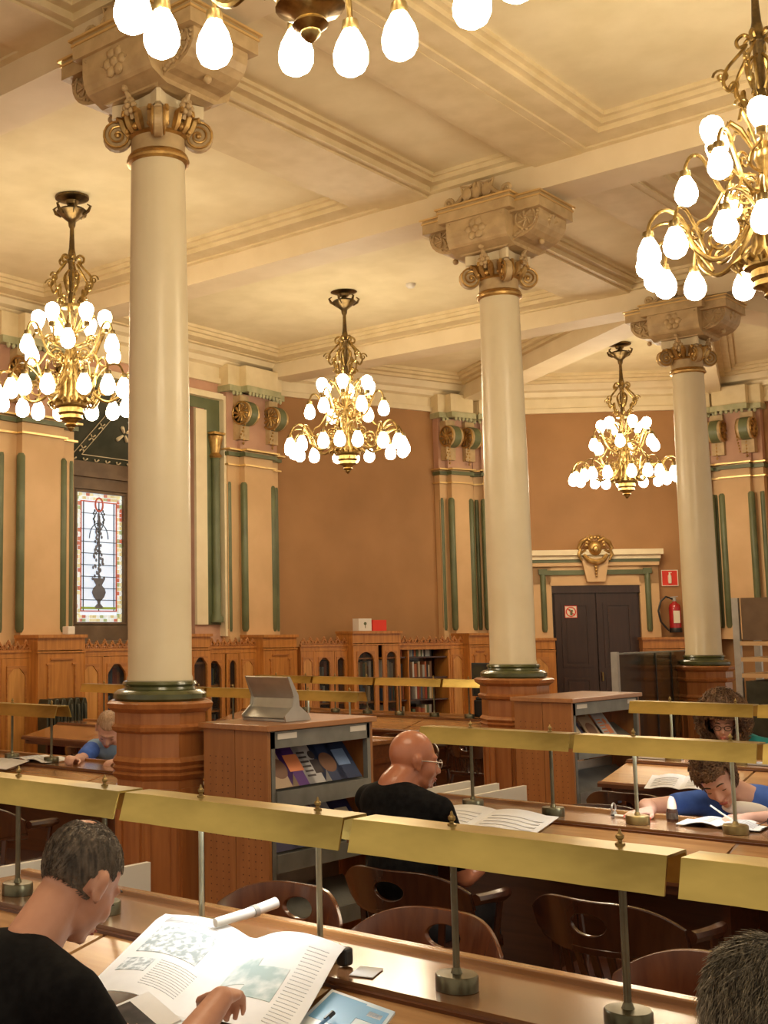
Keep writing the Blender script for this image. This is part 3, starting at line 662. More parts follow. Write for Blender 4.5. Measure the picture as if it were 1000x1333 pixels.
    for k in range(6):
        a = ph + k*PI/3; d = Vector((math.cos(a), math.sin(a), 0)); u = Vector((0,0,1)); w = u.cross(d)
        P = lambda r, z, s=0: d*r*math.cos(s) + w*r*math.sin(s) + u*Z(z)
        m = MB()
        m.tube(smooth([P(.06,3.95),P(.14,3.78),P(.24,3.66),P(.34,3.63),P(.43,3.70),P(.46,3.80),P(.52,3.885),P(.60,3.90),P(.66,3.84),P(.68,3.78)]), ramp([.015,.015,.014,.014,.013,.012,.012,.011,.011,.010]), 7)
        m.tube(spiral(P(.30,3.74), .085, 1.5, d, u, 18), .009, 5); m.tube(spiral(P(.42,3.78), .05, -1.4, d, u, 14, 1), .008, 5)
        for s in (-1, 1):
            m.tube(smooth([P(.36,3.66),P(.44,3.80,s*.10),P(.52,3.87,s*.20),P(.60,3.86,s*.27),P(.64,3.78,s*.29)]), .009, 6)
        arm = m.obj('lower_arm', 'chand', t)
        add_bulb(arm, P(.68,3.75)); add_bulb(arm, P(.64,3.75,.29)); add_bulb(arm, P(.64,3.75,-.29))
        a2 = a + PI/6; d = Vector((math.cos(a2), math.sin(a2), 0)); w = u.cross(d)
        m = MB()
        m.tube(smooth([P(.04,4.05),P(.12,4.00),P(.22,4.05),P(.28,4.18),P(.33,4.28),P(.38,4.29),P(.41,4.24),P(.415,4.21)]), ramp([.013,.013,.012,.012,.011,.011,.010,.010]), 6)
        m.tube(smooth([P(.05,4.12),P(.14,4.14),P(.20,4.19,.25),P(.26,4.22,.5),P(.29,4.24,.52)]), .010, 6)
        m.tube(spiral(P(.20,4.15), .055, 1.4, d, u), .008, 5)
        m.tube(smooth([P(.22,4.06),P(.30,3.93),P(.36,3.90),P(.38,3.86)]), .009, 6)
        arm = m.obj('upper_arm', 'chand', t)
        add_bulb(arm, P(.415,4.18)); add_bulb(arm, P(.29,4.27,.52), False)
    return t
ch = make_chandelier('brass chandelier at the upper left, in front of the stained glass window', 6.86, 7.86)
dup(ch, (11.0,7.93,3.39), .25, 'brass chandelier hanging before the plain ochre wall, between the first two columns', 'brass chandeliers')
dup(ch, (15.62,6.74,3.37), .55, 'smallest and farthest brass chandelier, above the dark door', 'brass chandeliers')
dup(ch, (2.76,2.09,3.37), .18, 'nearest brass chandelier, cut off by the top edge of the photo', 'brass chandeliers')
dup(ch, (6.86,2.08,3.37), .0, 'large brass chandelier cut off by the right edge of the photo', 'brass chandeliers')
# smoke detectors on the ceiling
sd = thing('smoke_detector', 'round white smoke detector on the ceiling, above the nearest column bay', 'smoke detector', (6.0,4.62,5.47))
MB().lathe([(.055,0),(.055,-.02),(.035,-.045),(.01,-.05)], (0,0,0), 16).obj('housing', 'white', sd)
dup(sd, (11.25,7.2,5.47), 0, 'round white smoke detector on the ceiling right of the middle chandelier')
# ------------------------------------------------------------------ wall cabinets
def arch_pts(a, b, z0, z1, round_=False):
    w = b-a; cx = (a+b)/2; pts = [(a,z0),(b,z0)]; n = 12
    if round_:
        zs = z1-w/2; pts += [(cx+w/2*math.cos(PI*k/n), zs+w/2*math.sin(PI*k/n)) for k in range(n+1)]
    else:
        zs = z1-w*.42; q = [(b,zs),(b-w*.04,zs+w*.10),(cx+w*.17,z1-.004),(cx,z1),(cx-w*.17,z1-.004),(a+w*.04,zs+w*.10),(a,zs)]
        pts += q
    return pts, zs
def arch_frame(m, x0, x1, zb, zt, a, b, z0, z1, y0, y1, round_=False):
    inn, zs = arch_pts(a, b, z0, z1, round_); k = len(inn)-2; out = [(x0,zb),(x1,zb)]
    for i in range(k):
        t = i/(k-1)
        if t <= .34: out.append((x1, zs+(zt-zs)*t/.34))
        elif t < .66: out.append((x1+(x0-x1)*(t-.34)/.32, zt))
        else: out.append((x0, zt-(zt-zs)*(t-.66)/.34))
    m.ring(out, inn, y0, y1)
def crest(m, a, b, z, y=-.012):
    n = max(1, round((b-a)/.115)); s = (b-a)/n; h = .11
    m.box(a, b, y-.012, y+.02, z-.012, z+.012)
    for k in range(n):
        c = a+s*(k+.5); hh = h*(1 if k % 2 else .82)
        for q in (-1, 1):
            m.bar((c+q*s*.5, y, z+.005), (c+q*s*.06, y, z+hh*.72), .018, .022, (0,1,0)); m.bar((c+q*s*.46, y, z+hh*.52), (c+q*s*.1, y, z+.015), .014, .018, (0,1,0))
            m.ell((c+q*s*.30, y, z+hh*.44), (.014,.012,.016), n=8, m=5)
        m.ell((c, y, z+hh*.86), (.016,.014,.022), n=8, m=6); m.ell((c-.017,y,z+hh*.74),(.012,.01,.012), n=6, m=5); m.ell((c+.017,y,z+hh*.74),(.012,.01,.012), n=6, m=5)
def cabinet(label, loc, rz, x0, x1, zt, bays, cresting=True, depth=.36, cap=False, name='cabinet', cat='cabinet', yoff=0, round_=False):
    # origin at the base centre of the front
    cx = (x0+x1)/2; Mx = Matrix.Rotation(rz, 4, 'Z'); p = Vector(loc) + Mx @ Vector((cx, yoff, 0))
    t = thing(name, label, cat, (p.x, p.y, FL), rz); t['x0'] = 0; del t['x0']
    z = zt - FL; a, b = x0-cx, x1-cx; B = MB()
    B.box(a, a+.02, .0, depth, 0, z).box(b-.02, b, .0, depth, 0, z).box(a, b, depth-.015, depth, 0, z).box(a, b, 0, depth, z-.03, z).box(a, b, 0, depth, 0, .12)
    B.box(a, b, -.02, .0, 0, .10).box(a, b, -.015, .005, z-.06, z)
    if cap: B.box(a-.02, b+.02, -.05, depth, z, z+.035).box(a-.005, b+.005, -.02, depth, z-.13, z).box(a-.012,b+.012,-.03,0,z-.16,z-.14)
    else: B.box(a, b, -.03, .01, z, z+.02)
    B.obj('cabinet_body', 'oak', t)
    zf = z-(.16 if cap else .06)
    for (u0, u1, kind) in bays:
        u0 -= cx; u1 -= cx
        if kind == 'solid' or kind == 'step':
            m = MB().box(u0+.004, u1-.004, -.018, 0, .12, zf-.003); dr = m.obj('door', 'oak', t)
            m = MB(); w = u1-u0; e = w*.2
            if kind == 'solid':
                arch_frame(m, u0+e-.018, u1-e+.018, .22, zf-.08, u0+e, u1-e, .24, zf-.10, -.03, -.018); dr2 = m.obj('moulding', 'oakx', dr)
                m = MB(); pts, _ = arch_pts(u0+e+.004, u1-e-.004, .245, zf-.105); m.prism(pts, -.022, -.018); m.obj('arched_panel', 'oakp', dr)
            else:
                for (q0,q1,c0,c1) in ((u0+e,u0+e+.015,.2,zf-.13),(u1-e-.015,u1-e,.2,zf-.13),(u0+e-.02,u0+e+.05,zf-.13,zf-.11),(u1-e-.05,u1-e+.02,zf-.13,zf-.11),(u0+e+.04,u1-e-.04,zf-.075,zf-.055),(u0+e,u1-e,.2,.215)): m.box(q0,q1,-.034,-.018,c0,c1)
                m.obj('moulding', 'oakx', dr)
        elif kind == 'glass':
            m = MB(); w = u1-u0; e = min(.07, w*.22)
            arch_frame(m, u0+.004, u1-.004, .12, zf-.003, u0+e, u1-e, .2, zf-.09, -.022, 0, round_); dr = m.obj('door', 'oak', t)
            m = MB(); arch_frame(m, u0+e-.012, u1-e+.012, .19, zf-.078, u0+e, u1-e, .2, zf-.09, -.032, -.02, round_); m.obj('moulding', 'oakx', dr)
            MB().box(u0+e-.01, u1-e+.01, -.006, -.003, .19, zf-.08).obj('glass_pane', 'glass', dr)
        if kind in ('glass', 'open'):
            m = MB()
            for zs in SH: m.box(u0, u1, .02, depth-.02, zs-.02, zs)
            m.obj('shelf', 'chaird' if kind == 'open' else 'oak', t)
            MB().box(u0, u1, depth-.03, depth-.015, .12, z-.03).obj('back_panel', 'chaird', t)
        if kind != 'open': MB().box(u1-.006, u1+.006, -.024, .0, .12, zf).obj('stile', 'oak', t)
    if cresting:
        m = MB(); crest(m, a, b, z+.02); m.obj('pierced_cresting', 'oakx', t)
    return t, p
SH = [.14, .45, .76, 1.07, 1.36]
# books: prototypes by colour, copied
bookcol = [(.30,.05,.03),(.05,.10,.18),(.55,.48,.34),(.10,.14,.08),(.62,.60,.55),(.16,.08,.04),(.45,.30,.12),(.03,.03,.035),(.35,.36,.34),(.40,.12,.05)]
BP = []
for i, c in enumerate(bookcol):
    mt = noise_mat('cloth cover %d' % i, tuple(x*.85 for x in c), c, 18, .6)
    m = MB(); m.box(0,1,0,.012,0,1).box(0,.10,0,1,0,1).box(.9,1,0,1,0,1); me = m.obj('book', mt).data
    pg = MB().box(.10,.90,.02,.97,.015,.985).obj('x', 'paper').data
    for o in list(C.objects):
        if o.data in (me, pg): bpy.data.objects.remove(o)
    BP.append((me, pg))
nbooks = [0]
def row_of_books(p, rz, u0, u1, v, z, label, group, hr=(.19,.27), rnd=None, lean=.15, dep=.2, fill=1.0):
    rnd = rnd or random; u = u0; Mx = Matrix.Rotation(rz, 4, 'Z')
    while u < u1-.03:
        th = rnd.uniform(.02,.05); h = rnd.uniform(*hr); me, pg = rnd.choice(BP)
        if u+th > u1: break
        if rnd.random() > fill: u += rnd.uniform(.04,.10); continue
        o = bpy.data.objects.new('book', me); C.objects.link(o)
        o.location = Vector((p[0],p[1],0)) + Mx @ Vector((u, v, 0)) + Vector((0,0,FL+z+.001))
        o.rotation_euler = (0,0,rz); o.scale = (th, dep, h); o['label'] = label; o['category'] = 'book'; o['group'] = group
        u += th+.002; nbooks[0] += 1
def books_in(tp, x0, x1, label, group, zs=None, cx=0, rnd=None, fill=.95, hr=(.17,.26)):
    t, p = tp
    for z in (zs or SH[1:4]): row_of_books(p, t.rotation_euler[2], x0-cx, x1-cx, .06, z, label, group, hr, rnd, fill=fill)
R1 = random.Random(3)
W0 = (0, 10.25, 0)
def WC(label, x0, x1, zt, bays, **k):
    return cabinet(label, W0, 0, x0, x1, zt, bays, **k)
WC('panelled oak wall cabinet with cresting, cut off by the left edge of the photo', 7.2, 8.38, 1.45, [(7.2,7.6,'solid'),(7.6,8.0,'solid'),(8.0,8.38,'solid')])
WC('plain oak panel cabinet under the left pilaster, behind the radiator', 8.38, 9.04, 1.60, [(8.38,9.04,'step')], cresting=False, cap=True, yoff=-.12)
c = WC('oak cabinet with cresting below the stained glass window', 9.04, 10.35, 1.45, [(9.04,9.42,'solid'),(9.42,9.84,'glass'),(9.84,10.35,'solid')])
books_in(c, 9.48, 9.78, 'book behind the arched glass below the stained glass window', 'books below the stained window', cx=(9.04+10.35)/2, rnd=R1)
c = WC('tall capped oak cabinet half hidden by the nearest column', 10.35, 11.09, 1.60, [(10.35,10.72,'glass'),(10.72,11.09,'glass')], cresting=False, cap=True, yoff=-.12)
c = WC('oak bookcase with cresting and glass arches right of the nearest column', 11.09, 12.10, 1.45, [(11.09,11.48,'glass'),(11.52,11.74,'glass'),(11.76,12.10,'solid')])
books_in(c, 11.15, 11.42, 'book behind the glass arch just right of the nearest column', 'books right of the nearest column', cx=(11.09+12.10)/2, rnd=R1)
WC('plain oak panel cabinet under the corner pilaster left of the ochre wall', 12.10, 12.78, 1.58, [(12.10,12.78,'step')], cresting=False, cap=True, yoff=-.12)
loc72, rz72 = wall_local(72)
p72 = Vector(loc72) + Matrix.Rotation(rz72,4,'Z') @ Vector((0,-.40,0))
def CC(label, u1, u0, zt, bays, **k):   # u counted leftwards as measured
    return cabinet(label, p72, rz72, -u1, -u0, zt, [(-a,-b,k_) for a,b,k_ in bays], **k)
c = CC('oak cabinet with cresting at the left end of the ochre wall', 1.66, .88, 1.45, [(1.66,1.44,'solid'),(1.44,1.12,'glass'),(1.11,.90,'glass')])
books_in(c, -1.38, -1.17, 'book behind glass at the left end of the ochre wall', 'books left on the ochre wall', cx=-(1.66+.88)/2, rnd=R1)
c = CC('tall capped oak bookcase with round glass arches, topped by a red book', .88, .06, 1.62, [(.88,.46,'glass'),(.38,.08,'glass')], cresting=False, cap=True, yoff=-.12, round_=True)
books_in(c, -.82, -.52, 'book behind the round glass arch of the tall bookcase', 'books in the tall bookcase', cx=-(.88+.06)/2, rnd=R1)
books_in(c, -.34, -.12, 'book behind the round glass arch of the tall bookcase', 'books in the tall bookcase', cx=-(.88+.06)/2, rnd=R1)
c = CC('open oak bookcase full of books on the ochre wall, right of the tall one', .06, -1.20, 1.45, [(.04,-.16,'open'),(-.18,-.92,'open'),(-.94,-1.20,'solid')])
t, p = c; cxo = (-.06+1.20)/2; MB().box(.17-cxo,.19-cxo,-.01,.3,.12,1.45).box(.91-cxo,.94-cxo,-.01,.3,.12,1.45).obj('divider','oak',t)
books_in(c, .21, .68, 'book on the open shelves of the ochre wall bookcase', 'books in the open bookcase', zs=SH[1:], cx=cxo, rnd=R1, fill=.93, hr=(.16,.24))
books_in(c, -.02, .15, 'book on the open shelves of the ochre wall bookcase', 'books in the open bookcase', zs=SH[1:], cx=cxo, rnd=R1, fill=.93, hr=(.16,.24))
CC('plain oak panel cabinet under the pilaster left of the second column', -1.20, -1.60, 1.58, [(-1.20,-1.60,'step')], cresting=False, cap=True, yoff=-.12)
loc36, rz36 = wall_local(36); p36 = Vector(loc36) + Matrix.Rotation(rz36,4,'Z') @ Vector((0,-.30,0))
def DC(label, a, b, zt, bays, **k): return cabinet(label, p36, rz36, a, b, zt, bays, cresting=False, cap=True, depth=.28, **k)
DC('oak panelled wainscot left of the dark door', -1.60, -.66, 1.50, [(-1.60,-1.2,'solid'),(-1.2,-.66,'solid')], name='wainscot_panel', cat='wall panel')
DC('oak panelled wainscot below the fire extinguisher', .60, 1.22, 1.50, [(.60,1.22,'solid')], name='wainscot_panel', cat='wall panel')
DC('oak panelled wainscot right of the farthest column, behind the radiator', 1.245, 1.62, 1.50, [(1.245,1.62,'step')], name='wainscot_panel', cat='wall panel')
# boxes on the tall bookcase
t, p = (None, p72 + Matrix.Rotation(rz72,4,'Z') @ Vector((-.62,-.02,0)))
o = MB().box(-.11,.11,-.06,.08,0,.17).obj('book', 'white'); tag(o, 'white book with a small green plant emblem standing on the tall bookcase', 'book'); o.location = (p.x,p.y,1.658); o.rotation_euler[2] = rz72
m = MB(); m.ell((0,-.062,.10),(.025,.002,.022)).box(-.004,.004,-.063,-.060,.04,.09); m.obj('emblem', 'green', o)
p = p72 + Matrix.Rotation(rz72,4,'Z') @ Vector((-.37,-.02,0))
o = MB().box(-.12,.12,-.06,.08,0,.15).obj('book', 'signred'); tag(o, 'red book lying beside the white one on the tall bookcase', 'book'); o.location = (p.x,p.y,1.658); o.rotation_euler[2] = rz72
o = MB().box(-.05,.05,-.05,.05,0,.09).obj('small_box', 'white', bevel=.008); tag(o, 'small white box on the ledge left of the stained glass window', 'box'); o.location = (8.93,10.25,1.635)
# radiators
def radiator(label, x, y, rz, n=5, zt=1.0):
    t = thing('radiator', label, 'radiator', (x,y,FL), rz)
    for k in range(n):
        m = MB(); u = (k-(n-1)/2)*.095
        m.prism([(u-.03,.10),(u+.03,.10),(u+.04,.16),(u+.04,zt),(u+.02,zt+.06),(u-.02,zt+.06),(u-.04,zt),(u-.04,.16)], -.10, .06); m.tube([(u,-.10,.2),(u,-.115,.3),(u,-.115,zt-.1),(u,-.10,zt)], .02, 6); m.box(u-.02,u+.02,-.06,.02,0,.10)
        m.obj('radiator_section', 'radi', t, bevel=.012)
    return t
radiator('dark iron radiator against the oak panelling at the left', 8.55, 9.92, 0, 6, .98)
q = Vector(p36) + Matrix.Rotation(rz36,4,'Z') @ Vector((1.40,-.32,0)); radiator('dark iron radiator right of the farthest column', q.x, q.y, rz36, 5, 1.05)
# ------------------------------------------------------------------ reading tables (rows run along y)
def table(label, X, y0, y1, end=None):
    t = thing('reading_table', label, 'table', (X+.18, (y0+y1)/2, FL), 0); cy = (y0+y1)/2; a, b = y0-cy, y1-cy; zt = .78-FL
    S = MB().box(-.17, .17, a, b, zt-.03, zt); S.obj('centre_strip', 'deskd', t)
    MB().box(.16,.20,a,b,zt-.03,zt+.016).obj('raised_lip', 'desk', t, bevel=.004)
    n = max(1, round((b-a)/.82)); s = .82; k = 0; ye = b
    while ye > a+.05:
        ys = max(a, ye-s)
        for sg in (-1, 1):
            x0, x1 = sg*.185, sg*.60; m = MB()
            pl = [(x0,zt-.02),(x1,zt-.105),(x1,zt-.13),(x0,zt-.045)]
            m.prism(pl, ys+.008, ye-.008); m.obj('desk_leaf', 'desk', t)
            m = MB(); m.prism([(x1-sg*.0,zt-.10),(x1+sg*.02,zt-.112),(x1+sg*.02,zt-.135),(x1,zt-.13)], ys+.0, ye-.0); m.obj('edge_moulding', 'deske', t)
        ye = ys
    m = MB(); m.box(-.58,.58,a+.01,b-.01,zt-.175,zt-.135).box(-.186,-.168,a,b,zt-.05,zt-.012).box(.2,.212,a,b,zt-.05,zt-.012); m.obj('under_frame', 'deske', t)
    for yy in (a+.03, (a+b)/2, b-.06):
        m = MB(); m.prism([(-.60,zt-.15),(.60,zt-.15),(.20,zt-.02),(-.185,zt-.02)], yy-.012, yy+.035)
        m.box(-.34,.34,yy,yy+.03,.1,zt-.17).box(-.50,.50,yy-.01,yy+.04,0,.09); m.obj('trestle', 'deske', t)
    MB().box(-.015,.015,a+.05,b-.05,.14,zt-.17).obj('modesty_panel', 'deske', t)
    return t
table('nearest reading table, with the open newspaper on it', 2.50, -.45, 3.515)
table('reading table in front of the bald reader and the woman in blue', 5.22, .2, 3.50)
table('reading table in front of the curly haired woman', 7.93, 1.0, 3.52)
table('reading table at the left where the man in light blue writes', 5.30, 5.45, 9.0)
table('reading table behind the man in light blue, its top reddish in the lamp light', 7.95, 5.60, 9.30)
table('farthest reading table, carrying the printer', 10.72, 5.55, 9.30)

# ------------------------------------------------------------------ brass desk lamps
def make_lamp(mat_shade='brass', mat_post='post', on=True):
    t = empty('desk_lamp'); L = .796/2
    prof = [(-.088,.300),(-.062,.378),(.038,.378),(.068,.300)]; inn = [(-.082,.300),(-.058,.372),(.034,.372),(.062,.300)]
    m = MB(); n = 14
    vs = []; fs = []
    for k in range(n+1):
        y = -L + 2*L*k/n; j = .0004*math.sin(k*1.7)
        vs += [(x+(j if i in (0,3) else 0), y, z+j) for i, (x, z) in enumerate(prof)] + [(x, y, z) for x, z in inn]
    for k in range(n):
        o = 8*k
        for i in range(3): fs.append((o+i, o+8+i, o+9+i, o+i+1)); fs.append((o+4+i, o+5+i, o+13+i, o+12+i))
        fs.append((o, o+4, o+12, o+8)); fs.append((o+3, o+11, o+15, o+7))
    fs += [(0,1,5,4),(1,2,6,5),(2,3,7,6)]; o = 8*n; fs += [(o,o+4,o+5,o+1),(o+1,o+5,o+6,o+2),(o+2,o+6,o+7,o+3)]
    m.add(vs, fs); m.obj('lamp_shade', mat_shade, t)
    MB().tube([(-.01,-L+.14,.345),(-.01,L-.14,.345)], .013, 8).obj('lamp_tube', 'tube' if on else 'white', t)
    MB().box(-.028,.008,-L+.10,L-.10,.355,.371).obj('tube_holder', 'white', t)
    for y in (-.27, .15):
        m = MB().lathe([(.0085,.02),(.0085,.372)], (0,y,0), 10); po = m.obj('post', mat_post, t)
        MB().lathe([(.051,0),(.051,.032),(.048,.036),(.014,.037),(.011,.045),(.009,.05)], (0,y,0), 22).obj('lamp_base', 'brassd' if mat_post == 'postl' else 'dbase', t)
        MB().lathe([(.011,.378),(.011,.382),(.005,.385),(.005,.389),(.009,.393),(.009,.399),(.004,.404),(.003,.410),(.001,.413)], (0,y,0), 12).obj('finial', 'brassd', t)
    return t
lampA = make_lamp('brass', 'post', False); lampB = make_lamp('brass', 'postl')
G = 'brass desk lamps'
used = []
def lamp(src, x, y, label, z=.781):
    if src not in used: used.append(src); o = src; o.location = (x,y,z); o['label'] = label; o['category'] = 'desk lamp'; o['group'] = G
    else: o = dup(src, (x,y,z), 0, label, G); o['category'] = 'desk lamp'
lab1 = ['brass desk lamp at the right end of the nearest row, above the grey haired head', 'brass desk lamp in the nearest row, second shade from the right', 'brass desk lamp in the nearest row, directly above the newspaper', 'brass desk lamp at the left end of the nearest row']
for i, l in enumerate(lab1): lamp(lampA if i != 2 else lampB, 2.62, .63+.825*i, l)
for i, l in enumerate(['brass desk lamp right of the woman in blue, cut by the photo edge', 'brass desk lamp in front of the woman in blue', 'brass desk lamp just right of the bald reader']): lamp(lampB if i == 1 else lampA, 5.34, 1.36+.82*i, l)
for i, l in enumerate(['brass desk lamp of the third row, cut off at the right edge', 'brass desk lamp before the curly haired woman']): lamp(lampB, 8.08, 2.29+.825*i, l)
for i, l in enumerate(['brass desk lamp left of the man in light blue', 'brass desk lamp at the far left edge of the photo']): lamp(lampA, 5.42, 6.66+.825*i, l)
for i, l in enumerate(['brightly lit brass desk lamp behind the magazine shelf', 'brass desk lamp behind the grey display stand', 'brass desk lamp hidden mostly by the nearest column', 'brass desk lamp seen left of the nearest column with a pale glow']): lamp(lampB if i == 0 else lampA, 8.07, 6.12+.825*i, l)
for i, l in enumerate(['brass desk lamp of the farthest row, beside the second column', 'brass desk lamp of the farthest row, second from the second column', 'brass desk lamp of the farthest row, in front of the tall bookcase', 'brass desk lamp of the farthest row, at its left end']): lamp(lampA, 10.84, 6.25+.825*i, l)

# ------------------------------------------------------------------ armchairs
def make_chair(mat):
    t = empty('armchair'); H = .46   # faces +y (seat towards +y), backrest at y=0
    m = MB(); pts = []
    for k in range(17):
        a = PI*k/16; pts.append((.235*math.cos(a)*1.0, .22+ (-.20 if False else 0) + .0))
    seat = [(-.22,.02),(.22,.02),(.245,.2),(.25,.40),(.22,.46),(-.22,.46),(-.25,.40),(-.245,.2)]
    m.prism(seat, H-.035, H, 'xy'); m.obj('seat', mat, t, bevel=.008)
    # broad curved top rail with a hand hole
    m = MB(); n = 46; rows = []
    hole = lambda u, v: abs(u) < .062 and .30 < v < .72
    def P(u, v, th):     # u -.30...30 across, v 0..1 up
        uu = u; hgt = .185*(1-.62*min(1,abs(u)/.285)**3.2); zb = .585 + .035*min(1,abs(u)/.285)**2
        y = .30*(u*u)/.09*.55 - .055 + v*(-.035)
        return Vector((uu, y + th, zb + hgt*v))
    us = [-.285+.57*k/n for k in range(n+1)]; vsn = 16; vs, fs = [], []
    isin = lambda i, j: ((us[i]+us[i+1])/2/.066)**2 + (((j+.5)/vsn-.55)/.20)**2 < 1
    for th in (0, .022):
        for i_, u in enumerate(us):
            for j in range(vsn+1):
                v = j/vsn; uu = u; adj = [isin(a, b) for a in (i_-1, i_) for b in (j-1, j) if 0 <= a < n and 0 <= b < vsn]
                if any(adj) and not all(adj):
                    e = math.hypot(u/.066, (v-.55)/.20); e = max(e, .01); uu = u/e; v = .55+(v-.55)/e
                vs.append(P(uu, v, th))
    N = (n+1)*(vsn+1); idx = lambda s_, i, j: s_*N + i*(vsn+1) + j
    solid = {}
    for i in range(n):
        for j in range(vsn): solid[i,j] = not isin(i, j)
    for (i, j), s_ in solid.items():
        if not s_: continue
        fs.append((idx(0,i,j),idx(0,i+1,j),idx(0,i+1,j+1),idx(0,i,j+1))); fs.append((idx(1,i,j),idx(1,i,j+1),idx(1,i+1,j+1),idx(1,i+1,j)))
        for (di, dj, e) in ((-1,0,((i,j),(i,j+1))),(1,0,((i+1,j+1),(i+1,j))),(0,-1,((i+1,j),(i,j))),(0,1,((i,j+1),(i+1,j+1)))):
            if not solid.get((i+di, j+dj), False):
                (p, q), (r, s2) = e; fs.append((idx(0,p,q),idx(0,r,s2),idx(1,r,s2),idx(1,p,q)))
    m.add(vs, fs, True); br = m.obj('backrest', mat, t, bevel=.006)
    m = MB()
    m.tube([(-.285,.11,.66),(-.29,.20,.655),(-.285,.32,.645),(-.265,.42,.64)], [.022,.022,.026,.020], 8); m.tube([(.285,.11,.66),(.29,.20,.655),(.285,.32,.645),(.265,.42,.64)], [.022,.022,.026,.020], 8)
    m.tube([(-.265+.53*k/10, -.045+.17*abs((k-5)/5)**2, .60) for k in range(11)], .02, 6)
    m.obj('arm_rail', mat, t)
    for k in range(7):
        u = -.18+.06*k; m = MB().bar((u*.95,.03,H-.01),(u,-.045+.17*(u/.265)**2,.605),.026,.012,(0,1,0)); m.obj('back_slat', mat, t)
    for s in (-1, 1):
        MB().tube([(s*.235,.36,H-.01),(s*.262,.37,.64)], .014, 8).obj('arm_post', mat, t)
        MB().tube([(s*.21,.05,H-.02),(s*.24,.00,.22),(s*.25,-.03,0)], [.02,.018,.015], 8).obj('leg', mat, t)
        MB().tube([(s*.21,.41,H-.02),(s*.23,.43,.22),(s*.235,.44,0)], [.02,.018,.015], 8).obj('leg', mat, t)
    m = MB().tube([(-.22,.03,.18),(-.225,.43,.18)], .011, 6); m.tube([(.22,.03,.18),(.225,.43,.18)], .011, 6); m.tube([(-.222,.23,.18),(.222,.23,.18)], .011, 6); m.obj('stretcher', mat, t)
    return t
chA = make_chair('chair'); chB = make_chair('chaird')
def chair(src, x, y, rz, label):
    if src not in used: used.append(src); o = src; o.location = (x,y,FL); o.rotation_euler = (0,0,rz); o['label'] = label; o['category'] = 'chair'; o['group'] = 'wooden armchairs'
    else: o = dup(src, (x,y,FL), rz, label, 'wooden armchairs'); o['category'] = 'chair'
FW = PI/2    # chair facing -x: local +y -> -x
chair(chA, 3.60, 2.90, FW, 'wooden armchair behind the newspaper, its back in front of the perforated shelf end')
chair(chA, 3.58, 2.27, FW, 'reddish wooden armchair with an oval hand hole, centre of the photo bottom')
chair(chA, 3.60, 1.36, FW-.15, 'reddish wooden armchair at the right, next to the grey haired head')
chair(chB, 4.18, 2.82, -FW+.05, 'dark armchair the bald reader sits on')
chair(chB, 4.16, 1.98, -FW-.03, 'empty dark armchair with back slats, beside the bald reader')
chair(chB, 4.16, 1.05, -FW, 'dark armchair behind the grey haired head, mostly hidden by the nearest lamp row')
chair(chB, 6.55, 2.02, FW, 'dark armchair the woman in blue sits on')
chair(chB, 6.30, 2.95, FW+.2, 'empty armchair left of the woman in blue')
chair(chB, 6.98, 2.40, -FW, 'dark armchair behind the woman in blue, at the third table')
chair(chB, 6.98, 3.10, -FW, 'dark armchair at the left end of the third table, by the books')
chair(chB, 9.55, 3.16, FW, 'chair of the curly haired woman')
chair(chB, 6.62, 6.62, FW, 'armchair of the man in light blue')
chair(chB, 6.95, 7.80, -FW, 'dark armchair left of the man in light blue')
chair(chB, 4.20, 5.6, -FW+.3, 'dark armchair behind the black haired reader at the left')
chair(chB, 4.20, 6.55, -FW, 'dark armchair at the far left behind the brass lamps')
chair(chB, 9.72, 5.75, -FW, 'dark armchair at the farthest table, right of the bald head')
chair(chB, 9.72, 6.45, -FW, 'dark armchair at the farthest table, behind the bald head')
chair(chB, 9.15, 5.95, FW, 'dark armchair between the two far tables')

# ------------------------------------------------------------------ magazine shelves
def mag_shelf(label, X, Y, L, sc=1):
    t = thing('magazine_shelf', label, 'shelf', (X, Y, FL)); D = .45; z = 1.15-FL
    for s, xe in ((0, 0), (1, L-.025)):
        for q in (0, 1):
            m = MB().box(xe, xe+.025, q*D/2+.002, (q+1)*D/2-.002, 0, z-.03); pn = m.obj('end_panel', 'ply', t)
            m = MB()
            if s == 0:
                for c in (.05,.09,.135,.175):
                    for k in range(26): m.lathe([(.0035,0),(.0035,.002)], (xe-.0015, q*D/2+c, .12+k*.037), 6, ax=(1,0,0))
                m.obj('drilled_holes', 'deske', pn, kind='stuff')
    MB().box(-.02, L+.02, -.02, D+.02, z-.03, z).obj('top_board', 'plyt', t, bevel=.004)
    m = MB()
    for xx in (.03, L-.055):
        for yy in (.0, D-.03): m.box(xx, xx+.03, yy, yy+.03, 0, z-.03)
    m.box(.03, L-.03, .0, .02, z-.12, z-.035).box(.03, L-.03, D-.02, D, z-.12, z-.035); m.box(.03,.06,.0,D,z-.12,z-.1)
    m.obj('steel_frame', 'steel', t)
    MB().box(.08,.24,-.004,0,z-.075,z-.045).obj('label_strip', 'white', t); MB().box(L-.22,L-.07,-.004,0,z-.075,z-.045).obj('label_strip', 'white', t)
    for zz in (.86,.54,.2):
        m = MB(); m.prism([(-.0,zz),(.19,zz+.13),(.19,zz+.118),(.0,zz-.012)], .06, L-.06, 'yz'); m.box(.06, L-.06, -.012, .0, zz-.07, zz+.02); m.obj('sloping_shelf', 'steel', t)
    MB().box(.06,L-.06,.215,.225,.15,.98-.25).obj('back_sheet', 'lsteel', t)
    return t
sh1 = mag_shelf('magazine shelf with perforated wooden end and grey steel frame, beside the nearest column', 4.93, 4.10, .94)
sh2 = mag_shelf('magazine shelf between the middle column and the dark screen', 8.2, 4.02, 1.15)
